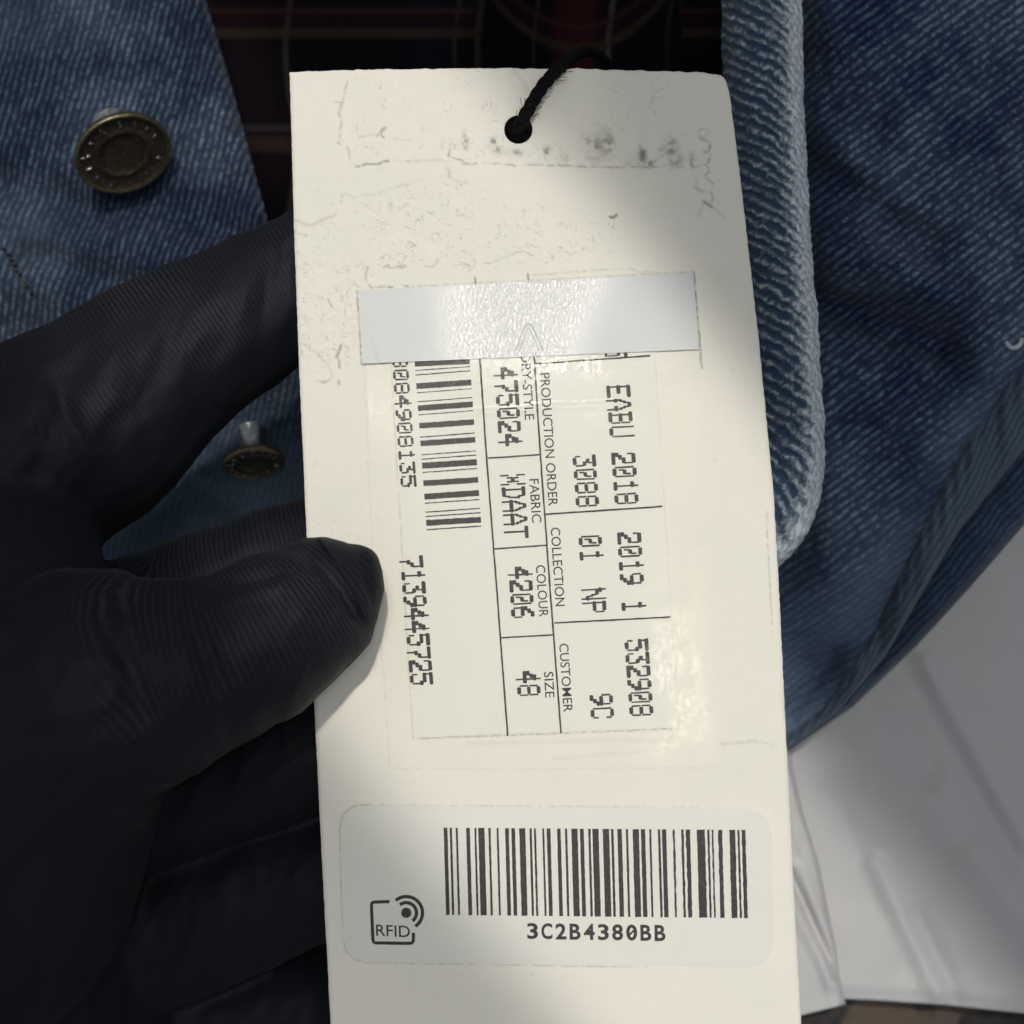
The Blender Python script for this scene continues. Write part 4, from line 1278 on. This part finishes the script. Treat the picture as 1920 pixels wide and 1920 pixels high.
# rib coordinate: distance along each finger, blended
num = np.zeros(nvv); den = np.zeros(nvv) + 1e-30
num2 = np.zeros(nvv); wth = np.zeros(nvv); wbest = np.zeros(nvv)
for fi, (nm, p) in enumerate(FINGERS.items()):
    p = np.asarray(p, float)
    c = W(p[:, 0], p[:, 1], H * 1000 - p[:, 2])
    s0 = 0.0; wown = np.zeros(nvv)
    for k in range(len(c) - 1):
        a, b = c[k], c[k + 1]
        d = b - a; L = np.linalg.norm(d); d /= L
        q = V - a
        t = q @ d
        tc = np.clip(t, 0, L)
        dist = np.linalg.norm(q - tc[:, None] * d, axis=1)
        rad = (p[k, 3] + (p[k + 1, 3] - p[k, 3]) * np.clip(tc / L, 0, 1)) / 1000
        w_ = np.exp(-np.clip((dist - rad * 0.9) / 0.0011, -3, 60))
        num += w_ * (s0 + t) * 1000
        side_ = np.cross(d, [0, 0, 1.0]); side_ /= np.linalg.norm(side_)
        num2 += w_ * (q @ side_) * 1000
        den += w_; wown += w_
        if nm in ('thumb',): wth += w_
        s0 += L
    wbest = np.maximum(wbest, wown)
rib = num / den; wale = num2 / den

# ribs flattened and darkened on palm and undersides, shade painted into the knit
wf = {}
fine_w = np.zeros(nvv)
for nm in ('thumb', 'index', 'middle'):
    p = np.asarray(FINGERS[nm], float); c = W(p[:, 0], p[:, 1], H * 1000 - p[:, 2])
    for k in range(len(c) - 1):
        a, b = c[k], c[k + 1]; d = b - a; L = np.linalg.norm(d); d /= L
        tc = np.clip((V - a) @ d, 0, L)
        dist = np.linalg.norm(V - a - tc[:, None] * d, axis=1)
        rad = (p[k, 3] + (p[k + 1, 3] - p[k, 3]) * tc / L) / 1000
        fine_w = np.maximum(fine_w, sstep(0.0035, 0.0, dist - rad) * sstep(14.8, 11.0, rad * 1000))
rib_depth_shade = 0.10 + 0.90 * fine_w * (0.45 + 0.55 * sstep(0.3, 0.6, fbm(V[:, 0] * 90, V[:, 1] * 90, 2, 19))) * sstep(0.55, 0.93, wbest / den) * (0.18 + 0.82 * sstep(-0.55, 0.15, NN[:, 1]))

# projected photo pixel of each vertex, for folds at known places
dpt = H - V[:, 2]
qx = 960 + V[:, 0] / dpt * F; qy = 960 - V[:, 1] / dpt * F
def crease_at(ax, ay, bx, by, s, depth):
    dd, t = seg_dist(qx, qy, ax, ay, bx, by)
    fade = np.sin(np.clip(t, 0.02, 0.98) * np.pi) ** 0.4
    return depth * np.exp(-(dd / s) ** 2) * fade * (NN[:, 2] > 0.05)
thumbish = (wth / den > 0.5) | (V[:, 2] > 0.0885)
off = np.zeros(nvv)
off += thumbish * crease_at(575, 1030, 690, 1185, 8, -0.00050)          # fingertip seam groove
off += thumbish * crease_at(605, 1030, 706, 1165, 12, 0.00025)
off += thumbish * crease_at(655, 1020, 697, 1150, 5, -0.00025)
off += thumbish * crease_at(400, 1090, 560, 1070, 12, -0.0007)           # folds at the joint
off += thumbish * crease_at(430, 1120, 560, 1090, 14, 0.0004)
off += thumbish * crease_at(670, 1195, 640, 1280, 12, -0.0002)
off += crease_at(380, 500, 260, 760, 26, -0.0005)
off += crease_at(160, 620, 60, 900, 34, -0.0007)
off += crease_at(470, 470, 440, 690, 18, 0.0003)
off += thumbish * crease_at(330, 1110, 420, 1330, 14, -0.00035)
off += thumbish * crease_at(365, 1110, 455, 1310, 10, -0.00025)
off += thumbish * crease_at(180, 1090, 300, 1400, 22, -0.0005)
off += crease_at(520, 440, 470, 720, 12, -0.00030)
off += crease_at(90, 700, 200, 930, 16, -0.0005)
off += 0.0011 * (fbm((qx + 0.5 * qy) / 70, (qy - 0.5 * qx) / 150, 3, 15) - 0.5)
V = V + NN * off[:, None]
# squared, empty cloth at the thumb tip
for tx, ty, sx_, sy_, a_, dx_, dy_ in ((690, 1040, 40, 44, 0.0016, 0.75, 0.66), (705, 1100, 30, 40, 0.0009, 1.0, 0.0), (685, 1215, 34, 44, 0.0009, 0.9, -0.35)):
    tipm = thumbish * np.exp(-(((qx - tx) / sx_) ** 2 + ((qy - ty) / sy_) ** 2))
    V = V + (tipm * a_)[:, None] * np.array([dx_, dy_, -0.15])
# keep the cloth outside the card: press flat where it touches
P_plane = TZ0 - TK * V[:, 1]
cardmask = (qx > np.interp(qy, *LE) - 4) & (qy > 120) & (qx < 1480)
bnd = tag_bend(qx, qy) / 1000
lowb = P_plane + bnd
up_side = thumbish & cardmask
V[:, 2] = np.where(up_side, np.maximum(V[:, 2], lowb + 0.00035), V[:, 2])
dn_side = (~thumbish) & cardmask
V[:, 2] = np.where(dn_side, np.minimum(V[:, 2], lowb - 0.0009), V[:, 2])

hand = mesh_obj('gloved_hand', V, FQ, M_GLOVE, attrs={'rib': rib, 'wale': wale, 'rib_depth_shade': rib_depth_shade})
tag(hand, 'hand in a black ribbed knit glove, thumb and fingers pinching the ivory tag', 'hand')

# raised seam across the thumb tip, laid on the cloth
sq_ = smooth_path(np.array([(598, 1012), (622, 1040), (650, 1085), (672, 1128), (684, 1158)], float), 30)
P_ = []
for x_, y_ in sq_:
    near = np.where(thumbish & (np.hypot(qx - x_, qy - y_) < 9) & (NN[:, 2] > 0))[0]
    if len(near):
        P_.append(np.array(W(x_, y_, (H - V[near, 2].max()) * 1000 + 0.08)))
if len(P_) > 5:
    P_ = np.array(P_)
    for _ in range(3):
        P_[1:-1] = (P_[:-2] + 2 * P_[1:-1] + P_[2:]) / 4
    v, f = tube(smooth_path(P_, 60), 0.00022, 8)
    mesh_obj('fingertip_seam', v, f, M_GLOVE, hand)
